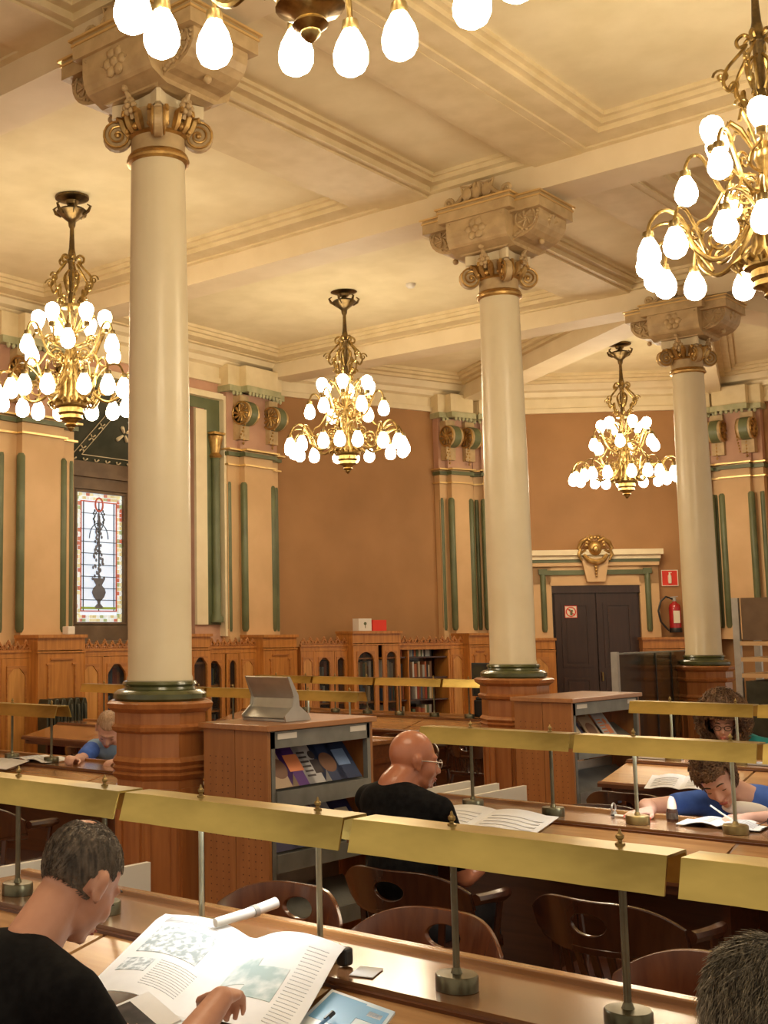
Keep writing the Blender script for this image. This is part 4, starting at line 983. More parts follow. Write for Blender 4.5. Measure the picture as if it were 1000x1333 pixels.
# magazines
def magazine(X, Y, zz, u, w, h, c1, c2, label, kind=0, group=None, tilt=.62):
    t = thing('magazine', label, 'magazine', (X+u, Y+.012, FL+zz+.022), 0, group); t.rotation_euler = (-tilt+.0, 0, 0)
    # leaning back on the sloping shelf: local z runs up the cover, y is thickness
    M = Matrix.Rotation(-.35, 4, 'X')
    m = MB(); m.box(0, w, 0, .006, 0, h); m.obj('cover', c1, t)
    MB().box(.003, w-.001, .001, .005, .003, h+.001).obj('pages', 'paper', t)
    m = MB()
    if kind == 0:
        m.box(.02,w-.02,-.001,0,h*.84,h*.94); m.box(w*.2,w*.8,-.001,0,h*.30,h*.66)
    elif kind == 1:
        for k in range(6): m.box(.02,w*.45,-.001,0,h*(.15+.1*k),h*(.19+.1*k))
        m.ell((w*.68,-.001,h*.6),(w*.14,.001,h*.09)); m.box(w*.5,w*.86,-.001,0,h*.2,h*.5)
    else:
        m.box(.02,w-.05,-.001,0,h*.82,h*.92); m.ell((w*.5,-.001,h*.4),(w*.35,.001,h*.22))
    m.obj('cover_print', c2, t)
    return t
mc = [flat('mag navy', (.03,.03,.09), .35), flat('mag violet', (.09,.03,.20), .35), flat('mag grey', (.50,.50,.52), .35), flat('mag midnight', (.03,.05,.12), .35), flat('mag tan', (.45,.33,.22), .4)]
mp_ = [flat('print cream', (.65,.55,.38), .4), flat('print orange', (.75,.25,.10), .4), flat('print dark', (.05,.04,.045), .4), flat('print blue', (.18,.28,.50), .4), flat('print brown', (.20,.10,.06), .4)]
for k, (c, q, kd, lb) in enumerate([(4,4,2,'tan magazine leftmost on the top slope of the near shelf'), (1,1,0,'violet magazine with an orange picture on the near shelf'), (2,2,1,'pale grey magazine with a dark figure on the near shelf'), (3,4,2,'dark blue magazine with a brown picture on the near shelf'), (3,3,0,'dark blue magazine rightmost on the top slope of the near shelf')]):
    magazine(4.93, 4.10, .87, .075+.145*k, .20 if k < 4 else .19, .28, mc[c], mp_[q], lb, kd)
for k, (c, q, kd) in enumerate([(0,2,0),(3,3,1),(1,4,2),(2,2,1),(0,0,0)]):
    magazine(4.93, 4.10, .55, .075+.15*k, .19, .27, mc[c], mp_[q], 'dark magazine on the lower slope of the near shelf' if c != 2 else 'pale magazine on the lower slope of the near shelf', kd, 'magazines on the lower slope')
for k, (c, q, kd, lb) in enumerate([(0,0,0,'dark magazine left on the far magazine shelf'), (4,4,2,'tan magazine on the far magazine shelf'), (2,1,1,'pale magazine right on the far magazine shelf')]):
    magazine(8.2, 4.02, .87, .10+.25*k, .20, .26, mc[c], mp_[q], lb, kd)
for k in range(6):
    magazine(8.2, 4.02, .40, .08+.12*k, .18, .26, mc[(k*2) % 5], mp_[(k+1) % 5], 'book leaning on the lower slope of the far magazine shelf', k % 3, 'books leaning on the far shelf')
# acrylic/steel display stand on the near shelf
t = thing('display_stand', 'curved grey display stand standing empty on the magazine shelf', 'display stand', (5.30, 4.33, 1.152), -PI/2)
m = MB(); sec = [(.10,0),(.12,.02),(.05,.07),(.03,.12),(.08,.20),(.10,.235),(.085,.24),(.01,.13),(.03,.06),(.09,.01)]
m.prism([(-a, b) for a, b in sec], -.15, .15, 'yz'); m.box(-.15,.15,-.12,.10,0,.012); m.obj('curved_back', 'lsteel', t)
for s in (-1, 1):
    m = MB(); m.prism([(.10,0),(-.12,0),(-.13,.03),(-.06,.08),(-.05,.13),(-.10,.24),(-.08,.24),(-.01,.14),(.0,.08),(.08,.03)], s*.15-.004, s*.15+.004, 'yz'); m.obj('side_cheek', 'lsteel', t)
# low white racks at the row ends
def rack(label, x0, x1, ys, z=.72):
    t = thing('paper_rack', label, 'rack', ((x0+x1)/2, ys[0], FL)); a = (x1-x0)/2; h = z-FL
    for y in ys: MB().box(-a, a, y-ys[0], y-ys[0]+.022, 0, h).obj('divider', 'white', t)
    d = ys[-1]-ys[0]; m = MB(); m.box(-a+.01, a-.01, .02, d, .1, .13).box(-a+.005,-a+.02,.02,d,0,h-.12).box(a-.02,a-.005,.02,d,0,h-.12).box(-a+.02,a-.02,.02,d,h-.14,h-.12); m.obj('tray', 'steel', t)
rack('low white rack with three dividers behind the nearest table', 2.75, 3.54, (3.56,3.74,3.93))
rack('low white rack with three dividers right of the bald reader', 5.90, 6.72, (3.60,3.78,3.97))
o = MB().box(-.16,.16,-.05,.05,0,.02).obj('folded_paper', flat('blue paper', (.14,.22,.45), .5)); tag(o, 'blue folded paper lying in the near white rack', 'paper'); o.location = (3.05, 3.84, .605)
# ------------------------------------------------------------------ dark screen, printer, monitor, right-hand shelf
t = thing('partition_screen', 'dark smoked glass partition with a grey steel post, in front of the door', 'partition', (11.0,4.95,FL), .10)
MB().box(-.0,.06,-.03,.03,0,1.50).obj('post', 'lsteel', t); MB().box(.06,2.75,-.008,.008,.12,1.485).obj('glass_sheet', 'screen', t); MB().box(.06,2.75,-.014,.014,1.475,1.49).obj('rail', 'steel', t); MB().box(.06,2.75,-.014,.014,.08,.12).obj('rail', 'steel', t); MB().box(2.75,2.80,-.03,.03,0,1.50).obj('post', 'lsteel', t)
MB().box(1.22,1.25,-.012,.012,.12,1.48).box(1.75,1.77,-.012,.012,.12,1.48).obj('joint', 'black', t)
t = thing('printer', 'black printer on the farthest table beside the second column', 'printer', (11.01,6.17,.785), 0)
m = MB().box(-.10,.10,-.22,.22,0,.17); m.prism([(-.10,.17),(.10,.17),(.07,.225),(-.09,.20)], -.20,.20); m.obj('printer_body','black',t,bevel=.01)
MB().box(-.115,-.10,-.1,.1,.03,.045).obj('paper_tray','lsteel',t); MB().ell((-.102,-.1,.08),(.004,.012,.012)).obj('button','lsteel',t)
t = thing('monitor', 'black computer monitor behind the printer, by the second column', 'monitor', (11.30,6.34,.752), .2)
MB().box(-.02,.02,-.26,.26,.22,.56).obj('screen_panel','black',t,bevel=.006); MB().box(-.022,-.02,-.24,.24,.245,.54).obj('display','screen',t); MB().box(-.02,.03,-.03,.03,.0,.24).box(-.09,.09,-.13,.13,0,.015).obj('stand','black',t)
t = thing('steel_shelf', 'tall steel shelf with pale boards at the right edge of the photo', 'shelf', (12.0,3.55,FL), 0)
MB().box(0,.05,.60,.66,0,2.0).box(.55,.60,.60,.66,0,2.0).box(0,.05,-.3,-.24,0,2.0).obj('upright','lsteel',t)
MB().box(0,.6,-.3,.6,1.25,1.29).box(0,.6,-.3,.6,1.40,1.44).box(0,.6,-.3,.6,1.55,1.59).obj('board','pil',t); MB().box(.02,.58,-.28,.58,1.6,2.0).obj('side_sheet','wframe',t); MB().box(.0,.6,-.3,.57,.1,1.22).obj('cupboard','radi',t)
# ------------------------------------------------------------------ papers and small things
def on_leaf(x, X=2.68):   # height of the near sloping leaf at x
    d = abs(x-X); return .78 if d < .185 else .78-(d-.185)*.205
def sheet(m, c, du, dv, nu, nv, hf, th=.0015):
    vs, fs = [], []
    for s in (0, 1):
        for i in range(nu+1):
            for j in range(nv+1):
                p = Vector(c) + Vector(du)*(i/nu) + Vector(dv)*(j/nv); p.z = hf(p.x, p.y, i/nu, j/nv) + (th if s else 0); vs.append(p)
    N = (nu+1)*(nv+1); ix = lambda s, i, j: s*N+i*(nv+1)+j
    for i in range(nu):
        for j in range(nv): fs.append((ix(1,i,j),ix(1,i+1,j),ix(1,i+1,j+1),ix(1,i,j+1))); fs.append((ix(0,i,j),ix(0,i,j+1),ix(0,i+1,j+1),ix(0,i+1,j)))
    for i in range(nu): fs += [(ix(0,i,0),ix(0,i+1,0),ix(1,i+1,0),ix(1,i,0)),(ix(0,i+1,nv),ix(0,i,nv),ix(1,i,nv),ix(1,i+1,nv))]
    for j in range(nv): fs += [(ix(0,0,j+1),ix(0,0,j),ix(1,0,j),ix(1,0,j+1)),(ix(0,nu,j),ix(0,nu,j+1),ix(1,nu,j+1),ix(1,nu,j))]
    m.add(vs, fs, True)
# newspaper opened wide: corners left-front, far-left, far-right, near-right
NP = {'LF': Vector((2.14,2.40,0)), 'FL': Vector((2.545,2.50,0)), 'FR': Vector((2.545,1.875,0)), 'NR': Vector((2.16,1.76,0))}
def bil(u, v): return NP['LF']*(1-u)*(1-v) + NP['FL']*(1-u)*v + NP['FR']*u*v + NP['NR']*u*(1-v)
def np_h(u, v):
    p = bil(u, v); b = on_leaf(p.x) + .022
    return b + .035*v*v + .020*math.sin(PI*min(1,abs(u-.52)*2)) - .012*math.exp(-((u-.52)/.09)**2) + .008*math.sin(3*v+5*u)
def patch(m, u0, u1, v0, v1, off, n=10):
    vs, fs = [], []
    for s in (0, 1):
        for i in range(n+1):
            for j in range(n+1):
                u = u0+(u1-u0)*i/n; v = v0+(v1-v0)*j/n; p = bil(u, v); vs.append((p.x, p.y, np_h(u, v)+off-(0 if s else .0012)))
    N = (n+1)**2; ix = lambda s, i, j: s*N+i*(n+1)+j
    for i in range(n):
        for j in range(n): fs.append((ix(1,i,j),ix(1,i,j+1),ix(1,i+1,j+1),ix(1,i+1,j))); fs.append((ix(0,i,j),ix(0,i+1,j),ix(0,i+1,j+1),ix(0,i,j+1)))
    for i in range(n): fs += [(ix(0,i,0),ix(1,i,0),ix(1,i+1,0),ix(0,i+1,0)),(ix(0,i,n),ix(0,i+1,n),ix(1,i+1,n),ix(1,i,n)),(ix(0,0,i),ix(0,0,i+1),ix(1,0,i+1),ix(1,0,i)),(ix(0,n,i),ix(1,n,i),ix(1,n,i+1),ix(0,n,i+1))]
    m.add(vs, fs, True)
news = thing('newspaper', 'large open newspaper on a stick under the brass lamp', 'newspaper', (2.42,2.15,.78))
def NB(m): m.X = Matrix.Translation((-2.42,-2.15,-.78)); return m
m = NB(MB()); patch(m, 0, 1, 0, 1, 0, 28); m.obj('open_sheet', 'paper', news)
inkc = noise_mat('press photo', (.36,.42,.43), (.80,.84,.84), 52, .8, detail=8, lo=.42, hi=.58)
inkd = noise_mat('dark press photo', (.10,.10,.10), (.50,.50,.50), 22, .8, detail=8, lo=.42, hi=.6)
inkt = noise_mat('pale teal print', (.42,.56,.56), (.80,.86,.85), 14, .8, detail=6, lo=.4, hi=.6)
m = NB(MB()); patch(m, .07,.40,.48,.80,.0012); patch(m, .06,.22,.25,.40,.0012); m.obj('press_photo', inkc, news)
m = NB(MB()); patch(m, .55,.68,.42,.70,.0012); patch(m, .68,.84,.30,.62,.0012); m.obj('press_photo', inkt, news)
m = NB(MB())
for k in range(12): patch(m, .25,.44,.12+.026*k,.127+.026*k,.0011,4)
for k in range(7): patch(m, .06,.42,.86+.014*k,.866+.014*k,.0011,4)
for k in range(22): patch(m, .86,.96,.12+.035*k,.127+.035*k,.0011,4)
m.obj('printed_text', flat('newsprint ink', (.74,.76,.77), .8), news, kind='stuff')
m = NB(MB()); m.tube([(2.50,2.27,.855),(2.60,2.245,.865),(2.70,2.222,.882)], [.012,.014,.015], 12); m.obj('newspaper_stick', 'white', news)
m = NB(MB()); m.tube([(2.62,2.240,.868),(2.635,2.237,.870)], .0165, 12); m.obj('stick_ring', 'lsteel', news)
# magazine below the hands
def flatmag(name, label, cat, pts, z, th, mat, prints):
    t = thing(name, label, cat, (pts[0][0], pts[0][1], z))
    c = Vector((pts[0][0], pts[0][1], z))
    def Q(u, v, dz=0):
        a, b, c_, d = [Vector((p[0], p[1], 0)) for p in pts]; p = a*(1-u)*(1-v)+b*u*(1-v)+c_*u*v+d*(1-u)*v
        return Vector((p.x, p.y, max(on_leaf(p.x), z if False else 0)+.001+z+dz)) - c
    def q(m, u0, u1, v0, v1, z0, z1):
        vs = [Q(u, v, dz) for dz in (z0, z1) for (u, v) in ((u0,v0),(u1,v0),(u1,v1),(u0,v1))]
        m.add(vs, [(3,2,1,0),(4,5,6,7),(0,1,5,4),(1,2,6,5),(2,3,7,6),(3,0,4,7)])
    m = MB(); q(m, 0, 1, 0, 1, 0, th); m.obj('cover', mat, t)
    for nm, mt, rects in prints:
        m = MB()
        for (u0,u1,v0,v1) in rects: q(m, u0, u1, v0, v1, th, th+.0008)
        m.obj(nm, mt, t)
    return t
flatmag('magazine', 'blue and white magazine under the pen, right of the newspaper', 'magazine', [(2.10,1.79),(2.44,1.84),(2.41,1.64),(2.08,1.56)], .0, .006, noise_mat('blue white cover', (.25,.50,.75), (.85,.90,.93), 3.5, .3), [('cover_print', flat('sky print', (.16,.40,.68), .35), [(.62,.97,.05,.6),(.78,.95,.6,.95)]), ('text_block', flat('white print', (.85,.86,.88), .4), [(.1,.5,.1,.9),(.84,.9,.7,.9)])])
flatmag('magazine', 'open illustrated magazine at the bottom, under the reader\'s hand', 'magazine', [(1.84,1.98),(2.16,2.16),(2.16,1.78),(1.88,1.66)], .012, .006, 'paper', [('photo_print', inkd, [(.02,.42,.02,.42)]), ('photo_print', inkt, [(.45,.95,.55,.92)]), ('photo_print', inkc, [(.62,.97,.06,.42)])])
# crowd picture magazine near his chest
t = flatmag('magazine', 'magazine page with a dark group photo beside the reader in black', 'magazine', [(1.96,2.21),(2.14,2.16),(2.07,1.985),(1.90,2.03)], .062, .005, 'paper', [('group_photo', noise_mat('group photo', (.01,.01,.012), (.06,.05,.05), 20, .5), [(.06,.70,.06,.94)])])
m = MB()
for k in range(7): m.ell((.075-.011*k+.035*(k % 2), -.035-.022*k, on_leaf(2.0)+.0075), (.011,.009,.0015), n=8, m=5)
m.obj('face_prints', 'skin3', t)
t = thing('pen', 'blue ballpoint pen with black clip lying on the magazine', 'pen', (2.25,1.74,.745)); t.rotation_euler = (0,-.2,.10)
MB().tube([(-.085,0,.006),(.05,0,.006)], .0045, 8).obj('barrel', flat('blue barrel', (.10,.25,.50), .3), t); MB().tube([(.05,0,.006),(.075,0,.006)], .005, 8).box(.035,.072,-.002,.002,.010,.013).obj('pen_cap','black',t); MB().tube([(-.105,0,.006),(-.085,0,.006)], [.001,.0045], 8).obj('tip','black',t)
o = MB().box(-.02,.02,-.015,.015,0,.045).obj('stapler_block','black',bevel=.008); tag(o, 'small black block on the strip beside the newspaper corner', 'holder'); o.location = (2.61,1.925,.782)
o = MB().box(-.05,.04,-.03,.03,0,.002).obj('paper_slip','paper'); tag(o, 'small white paper slip beside the newspaper corner', 'paper'); o.location = (2.60,1.85,.782); o.rotation_euler[2] = .3
# white paper of the bald reader
def openpaper(label, x, y, z, w, d, rz, name='open_book', cat='book', slope=.2):
    t = thing(name, label, cat, (x,y,z), rz)
    for s in (-1, 1):
        m = MB(); sheet(m, (-d/2, 0, 0), (d,0,0), (0, s*w/2, 0), 4, 10, lambda px, py, u, v: .004+.018*math.sin(PI*min(1, v*1.15+.08))*.9 + .02*0, .003); o = m.obj('page_block', 'paper', t)
        m = MB()
        for k in range(5): sheet(m, (-d*.35+.13*d*k, s*.03, 0), (d*.05,0,0), (0, s*(w/2-.06),0), 1, 6, lambda px, py, u, v: .0085+.018*math.sin(PI*min(1, (abs(py)/(w/2))*1.15+.08))*.9)
        m.obj('printed_text', flat('page ink', (.76,.76,.77), .8), t, kind='stuff')
    return t
o = openpaper('open white newspaper in front of the bald reader', 5.03, 2.93, .765, .62, .30, 0, 'open_newspaper', 'newspaper'); o.rotation_euler = (0, -.2, 0)
o = openpaper('open book on the strip in front of the man in light blue', 5.45, 6.55, .783, .40, .24, 0)
o = openpaper('papers in front of the woman in blue', 5.50, 2.02, .783, .34, .2, .1, 'note_paper', 'paper')
o = openpaper('white paper glowing on the table behind the woman in blue', 7.50, 2.98, .70, .40, .26, .2, 'note_paper', 'paper'); o.rotation_euler = (0,-.2,.2)
o = MB().box(-.10,.10,-.15,.15,0,.003).obj('paper_sheet','paper'); tag(o, 'white sheet on the table at the left, before the lamp base', 'paper'); o.location = (5.20,6.62,.775); o.rotation_euler = (0,-.2,0)
o = MB().box(-.05,.05,-.17,.17,0,.012).obj('magazine', mc[2]); tag(o, 'thin pale magazine on the third table at the right edge', 'magazine'); o.location = (8.12,2.62,.783)
o = MB().box(-.06,.06,-.13,.13,0,.012).obj('notepad', 'paper'); tag(o, 'pale notepad on the third table left of the curly haired woman', 'notepad'); o.location = (8.12,3.36,.783)
# small bottle, red pen, glasses on the second table
t = thing('correction_bottle', 'small brown bottle with a white cap beside the red pen', 'bottle', (5.50,2.24,.781))
MB().lathe([(.002,0),(.024,.0),(.025,.008),(.025,.045),(.02,.055)], (0,0,0), 16).obj('bottle_body', flat('amber', (.05,.02,.012), .15, coat=.5), t); MB().lathe([(.018,.053),(.021,.056),(.017,.085),(.010,.105),(.002,.108)], (0,0,0), 14).obj('cap','signwhite',t); MB().lathe([(.0255,.012),(.0255,.038)], (0,0,0), 16).obj('label_band','hairb',t)
t = thing('pen', 'red pen lying left of the small bottle', 'pen', (5.47,2.42,.787), .1)
MB().tube([(0,-.09,0),(0,.03,0)], .0055, 8).obj('barrel','signred',t); MB().tube([(0,.03,0),(0,.07,0)], .006, 8).obj('white_grip','signwhite',t); MB().tube([(0,.07,0),(0,.09,0)], [.006,.001], 8).obj('tip','black',t)
t = thing('eyeglasses', 'folded pair of glasses on the table at the right edge', 'glasses', (5.52,1.83,.783), .5)
for s in (-1, 1):
    MB().tube([(s*.034+.024*math.cos(k*PI/8), 0, .022+.019*math.sin(k*PI/8)) for k in range(16)], .002, 6, True).obj('rim','black',t); MB().tube([(s*.058,0,.028),(s*.045,.05,.005),(-s*.02,.06,.003)], .002, 6).obj('temple','black',t)
MB().tube([(-.010,0,.026),(0,0,.029),(.010,0,.026)], .002, 6).obj('bridge','black',t)
t = thing('magnet_clip', 'small metal ring fitting on the lamp strip left of the woman in blue', 'clip', (5.52,2.52,.783))
MB().tube([(.02*math.cos(k*PI/6),0,.03+.02*math.sin(k*PI/6)) for k in range(12)], .004, 6, True).obj('ring','lsteel',t); MB().lathe([(.015,0),(.012,.012)], (0,0,0), 10).obj('foot','lsteel',t)
# ------------------------------------------------------------------ people
def soft(o, vox, it=3, f=.5):
    r = o.modifiers.new('r', 'REMESH'); r.mode = 'VOXEL'; r.voxel_size = vox; r.use_smooth_shade = True
    s = o.modifiers.new('s', 'SMOOTH'); s.factor = f; s.iterations = it
def head_matrix(H, yaw, pitch, roll):
    return Matrix.Translation(H) @ Matrix.Rotation(math.radians(yaw), 4, 'Z') @ Matrix.Rotation(math.radians(pitch), 4, 'Y') @ Matrix.Rotation(math.radians(roll), 4, 'X')
def head_skin(m, M, N, neck=.056, jaw=1.0):
    R = M.to_3x3(); E = lambda c, r: m.ell(M @ Vector(c), r, R, 20, 14)
    E((-.012,0,.030), (.099,.077,.096)); E((.030,0,-.025), (.070,.064,.085)); E((.048,0,-.088), (.040,.038*jaw,.030)); E((.020,0,-.070), (.055,.056*jaw,.045))
    E((.080,0,.026), (.020,.052,.012))
    for s in (-1, 1):
        E((.068,s*.036,-.030), (.024,.022,.026)); E((.079,s*.031,.001), (.014,.016,.011))
        E((-.006,s*.079,-.008), (.019,.007,.032)); E((-.010,s*.086,.008), (.017,.005,.020)); E((0,s*.082,-.032), (.009,.006,.012))
        E((.106,s*.011,-.037), (.010,.009,.008))
    m.caps(M @ Vector((.088,0,.010)), .009, M @ Vector((.116,0,-.032)), .0125)
    E((.096,0,-.064), (.012,.023,.007)); E((.093,0,-.073), (.012,.020,.007)); E((.086,0,-.096), (.014,.016,.013))
    m.caps(M @ Vector((-.025,0,-.055)), neck, N, neck+.006, 16); m.caps(M @ Vector((-.005,0,-.075)), neck-.008, Vector(N)+(R @ Vector((.02,0,0))), neck, 16)
def face_bits(root, M, hairmat, brows=True, gl=False):
    R = M.to_3x3()
    for s in (-1, 1):
        m = MB(); m.tube([M @ Vector((.0925-.45*abs(y-.031)**1.3*3, s*y, -.004+.0*y)) for y in (.018,.024,.031,.038,.045)], [.001,.0018,.002,.0018,.001], 6); m.obj('eyelashes', 'iris', root)
        if brows: m = MB(); m.tube([M @ Vector((.097-.6*abs(y-.015)**1.2, s*y, .026+.006*math.sin((y-.012)*70))) for y in (.012,.022,.032,.042,.050)], [.002,.0035,.0035,.003,.0015], 6); m.obj('eyebrow', hairmat, root)
    m = MB(); m.ell(M @ Vector((.1015,0,-.0655)), (.0085,.021,.0045), R); m.ell(M @ Vector((.099,0,-.0735)), (.0085,.018,.005), R); m.obj('lips', 'lip', root)
    if gl:
        g = MB()
        for s in (-1, 1):
            g.tube([M @ Vector((.108, s*.033+.023*math.cos(k*PI/8), .0+.017*math.sin(k*PI/8))) for k in range(16)], .0026, 6, True)
            g.tube([M @ Vector((.106,s*.056,.008)), M @ Vector((.05,s*.078,.008)), M @ Vector((0,s*.084,.006)), M @ Vector((-.015,s*.084,-.012))], .002, 6)
        g.tube([M @ Vector((.110,-.010,.003)), M @ Vector((.113,0,.006)), M @ Vector((.110,.010,.003))], .002, 6)
        g.obj('eyeglasses', gl, root)
def hair(root, M, mat, keep, scale=1.045, strand=0, sl=.02, flow=(-.6,0,-.5), seed=1, lump=.0, curl=False):
    rr = random.Random(seed); n, k = 64, 44; vs, fs = [], []; c = Vector((-.012,0,.030)); rad = Vector((.099,.077,.096)); ok = {}
    Rn = M.to_3x3()
    for i in range(k+1):
        t = PI*i/k
        for j in range(n):
            a = 2*PI*j/n; d = Vector((math.sin(t)*math.cos(a), math.sin(t)*math.sin(a), math.cos(t)))
            p = Vector((rad.x*d.x, rad.y*d.y, rad.z*d.z)); f = scale + lump*noise.noise(p*38+Vector((seed,0,0))); q = c + p*f
            ok[i,j] = keep(c + p); vs.append(M @ (q if ok[i,j] else c + p*(scale-.05)))
    for i in range(k):
        for j in range(n):
            j2 = (j+1) % n
            if ok[i,j] or ok[i+1,j] or ok[i,j2] or ok[i+1,j2]: fs.append((i*n+j,(i+1)*n+j,(i+1)*n+j2,i*n+j2))
    m = MB(); m.add(vs, fs, True); fl = Vector(flow)
    for _ in range(strand):
        t = math.acos(rr.uniform(-.75,1)); a = rr.uniform(0, 2*PI); d = Vector((math.sin(t)*math.cos(a), math.sin(t)*math.sin(a), math.cos(t)))
        p = Vector((rad.x*d.x, rad.y*d.y, rad.z*d.z))
        if not keep(c+p): continue
        b = c + p*(scale-.01); tang = (fl + Vector((rr.uniform(-.35,.35),)*3)*1) ; tang = tang - d*tang.dot(d)
        if tang.length < .05: tang = d.orthogonal()
        tang.normalize(); L = sl*rr.uniform(.6,1.3)
        if curl:
            u = d.orthogonal().normalized(); w = d.cross(u); r0 = L*.35; pts = [b + d*(L*.9*q/7) + (u*math.cos(q*1.3+a)+w*math.sin(q*1.3+a))*r0 for q in range(8)]
            m.tube([M @ p_ for p_ in pts], [.0035]*7+[.001], 4)
        else:
            lift = rr.uniform(.08,.35); pts = [b, b + tang*L*.5 + d*L*lift*.5, b + tang*L + d*L*lift*.35]
            m.tube([M @ p_ for p_ in pts], [.0012,.0011,.0002], 3)
    o = m.obj('hair', mat, root); o['kind'] = 'stuff'; return o
def hand(m, W, d, n, side, curl=.5, spread=.0, s=1.0, pinch=False):
    W = Vector(W); d = Vector(d).normalized(); n = Vector(n); n = (n - d*n.dot(d)).normalized(); lat = d.cross(n)*side   # lat towards the thumb
    R = Matrix((d, lat, n)).transposed()
    m.ell(W + d*.042*s, (.050*s,.038*s,.0155*s), R, 14, 10); m.caps(W, .024*s, W + d*.03*s, .022*s)
    for i, (L, o) in enumerate(((.070,.029),(.080,.0105),(.074,-.009),(.058,-.027))):
        p = W + d*(.078-.004*abs(i-1))*s + lat*o*s; q = d + lat*(.06-.05*i)*(1+spread); q.normalize(); a = 0
        cc = curl*(1 if not (pinch and i == 0) else 1.2)
        for j, fr in enumerate((.44,.31,.25)):
            a += cc*(.6 if j == 0 else .85); v = q*math.cos(a) - n*math.sin(a); e = p + v*L*fr*s
            m.caps(p, (.0098-.0009*j)*s, e, (.0090-.0010*j)*s, 8); p = e
    p = W + d*.018*s + lat*.026*s; v = (d*.55 + lat*.75 - n*.25).normalized(); e = p + v*.038*s; m.caps(p, .0135*s, e, .011*s, 8)
    v2 = (d*.85 + lat*.25 - n*.35).normalized(); f = e + v2*.030*s; m.caps(e, .011*s, f, .0095*s, 8); g = f + (v2 - n*.2).normalized()*.022*s; m.caps(f, .0095*s, g, .0075*s, 8)
def person(label, J, headrot, skin, shirt, sleeve=.6, neck=None, vox=.008, female=False, loc=None, jaw=1.0, nofeet=False):
    V_ = {k: Vector(v) for k, v in J.items() if not isinstance(v, dict)}
    root = thing('person', label, 'person', (V_['P'].x, V_['P'].y, FL)); inv = Matrix.Translation(-Vector((V_['P'].x, V_['P'].y, FL)))
    def B(): m = MB(); m.X = inv.copy(); return m
    M = head_matrix(V_['H'], *headrot)
    lat = (V_['SL']-V_['SR']).normalized(); up = (V_['N']-V_['P']); up = (up - lat*up.dot(lat)).normalized(); fw = lat.cross(up)
    R = Matrix((fw, lat, up)).transposed(); P, N = V_['P'], V_['N']; tl = (N-P).length; sw = (V_['SL']-V_['SR']).length/2
    def torso(m, g, arms):
        m.ell(P, (.12+g,.165+g,.12+g), R, 20, 12)
        m.ell(P + (N-P)*.36, (.115+g,.15+g,.16+g), R, 20, 12)
        m.ell(P + (N-P)*.66 + fw*.0, (.118+g,sw*.86+g,.16+g), R, 20, 12)
        if female:
            for s in (-1, 1): m.ell(P + (N-P)*.62 + fw*.085 + lat*s*.075, (.055+g,.065+g,.06+g), R, 14, 10)
        m.ell(P + (N-P)*.82, (.10+g,sw*.90+g,.10+g), R, 20, 12)
        for S in ('SL','SR'):
            m.caps(N - up*.045, .055+g, V_[S] - up*.005, .052+g, 16); m.caps(P+(N-P)*.72, .08+g, V_[S], .05+g, 16)
    b = B(); torso(b, 0, True); head_skin(b, M, N - up*.02, neck or (.056 if not female else .047), jaw)
    for s, sg in (('L',1),('R',-1)):
        S, E_, W = V_['S'+s], V_['E'+s], V_['W'+s]
        b.caps(S, .050, E_, .038, 14); b.caps(E_, .041, E_ + (W-E_)*.35, .042, 14); b.caps(E_ + (W-E_)*.35, .042, W, .026, 14)
        hd = J.get('hand'+s, {}); hand(b, W, hd.get('d', W-E_), hd.get('n', (0,0,1)), sg, hd.get('curl', .5), s=hd.get('s', 1), pinch=hd.get('pinch', False))
        hip = P + lat*sg*.09; K, A = V_['K'+s], V_['A'+s]
        b.caps(hip, .085, K, .058, 14); b.caps(K, .056, K+(A-K)*.3, .056, 14); b.caps(K+(A-K)*.3, .056, A, .036, 14); fd = J.get('foot', fw); b.caps(A - Vector((0,0,.03)), .034, A - Vector((0,0,.045)) + Vector(fd).normalized()*.15, .028, 12)
    bo = b.obj('body', skin, root); soft(bo, vox)
    sh = B(); torso(sh, .013, True)
    for s in 'LR':
        S, E_ = V_['S'+s], V_['E'+s]; sh.caps(S, .062, S + (E_-S)*sleeve, .056, 16)
    so = sh.obj('shirt', shirt, root); soft(so, .012, 4)
    tr = B(); tr.ell(P - up*.02, (.135,.18,.12), R, 20, 12)
    for s, sg in (('L',1),('R',-1)):
        hip = P + lat*sg*.09; K, A = V_['K'+s], V_['A'+s]; tr.caps(hip, .10, K, .073, 14); tr.caps(K, .072, A + Vector((0,0,.02)), .055, 14)
    to = tr.obj('trousers', 'jean', root); soft(to, .014, 3)
    for s in 'LR':
        A = V_['A'+s]; q = B(); fd = Vector(J.get('foot', fw)); fd.z = 0; fd.normalize(); q.caps(A + Vector((0,0,-.035)), .045, A + Vector((0,0,-.045)) + fd*.16, .036, 12); qo = q.obj('shoe', 'black', root); soft(qo, .012)
    return root, inv @ M, B, M
def seat_legs(P, fw, lat, kz=.46, reach=.42, dz=0):
    P = Vector(P); fw = Vector(fw); lat = Vector(lat); o = {}
    for s, sg in (('L',1),('R',-1)):
        K = P + fw*reach + lat*sg*.11; K.z = FL+.50; A = K + fw*.06; A.z = FL+.09; o['K'+s] = K; o['A'+s] = A
    return o
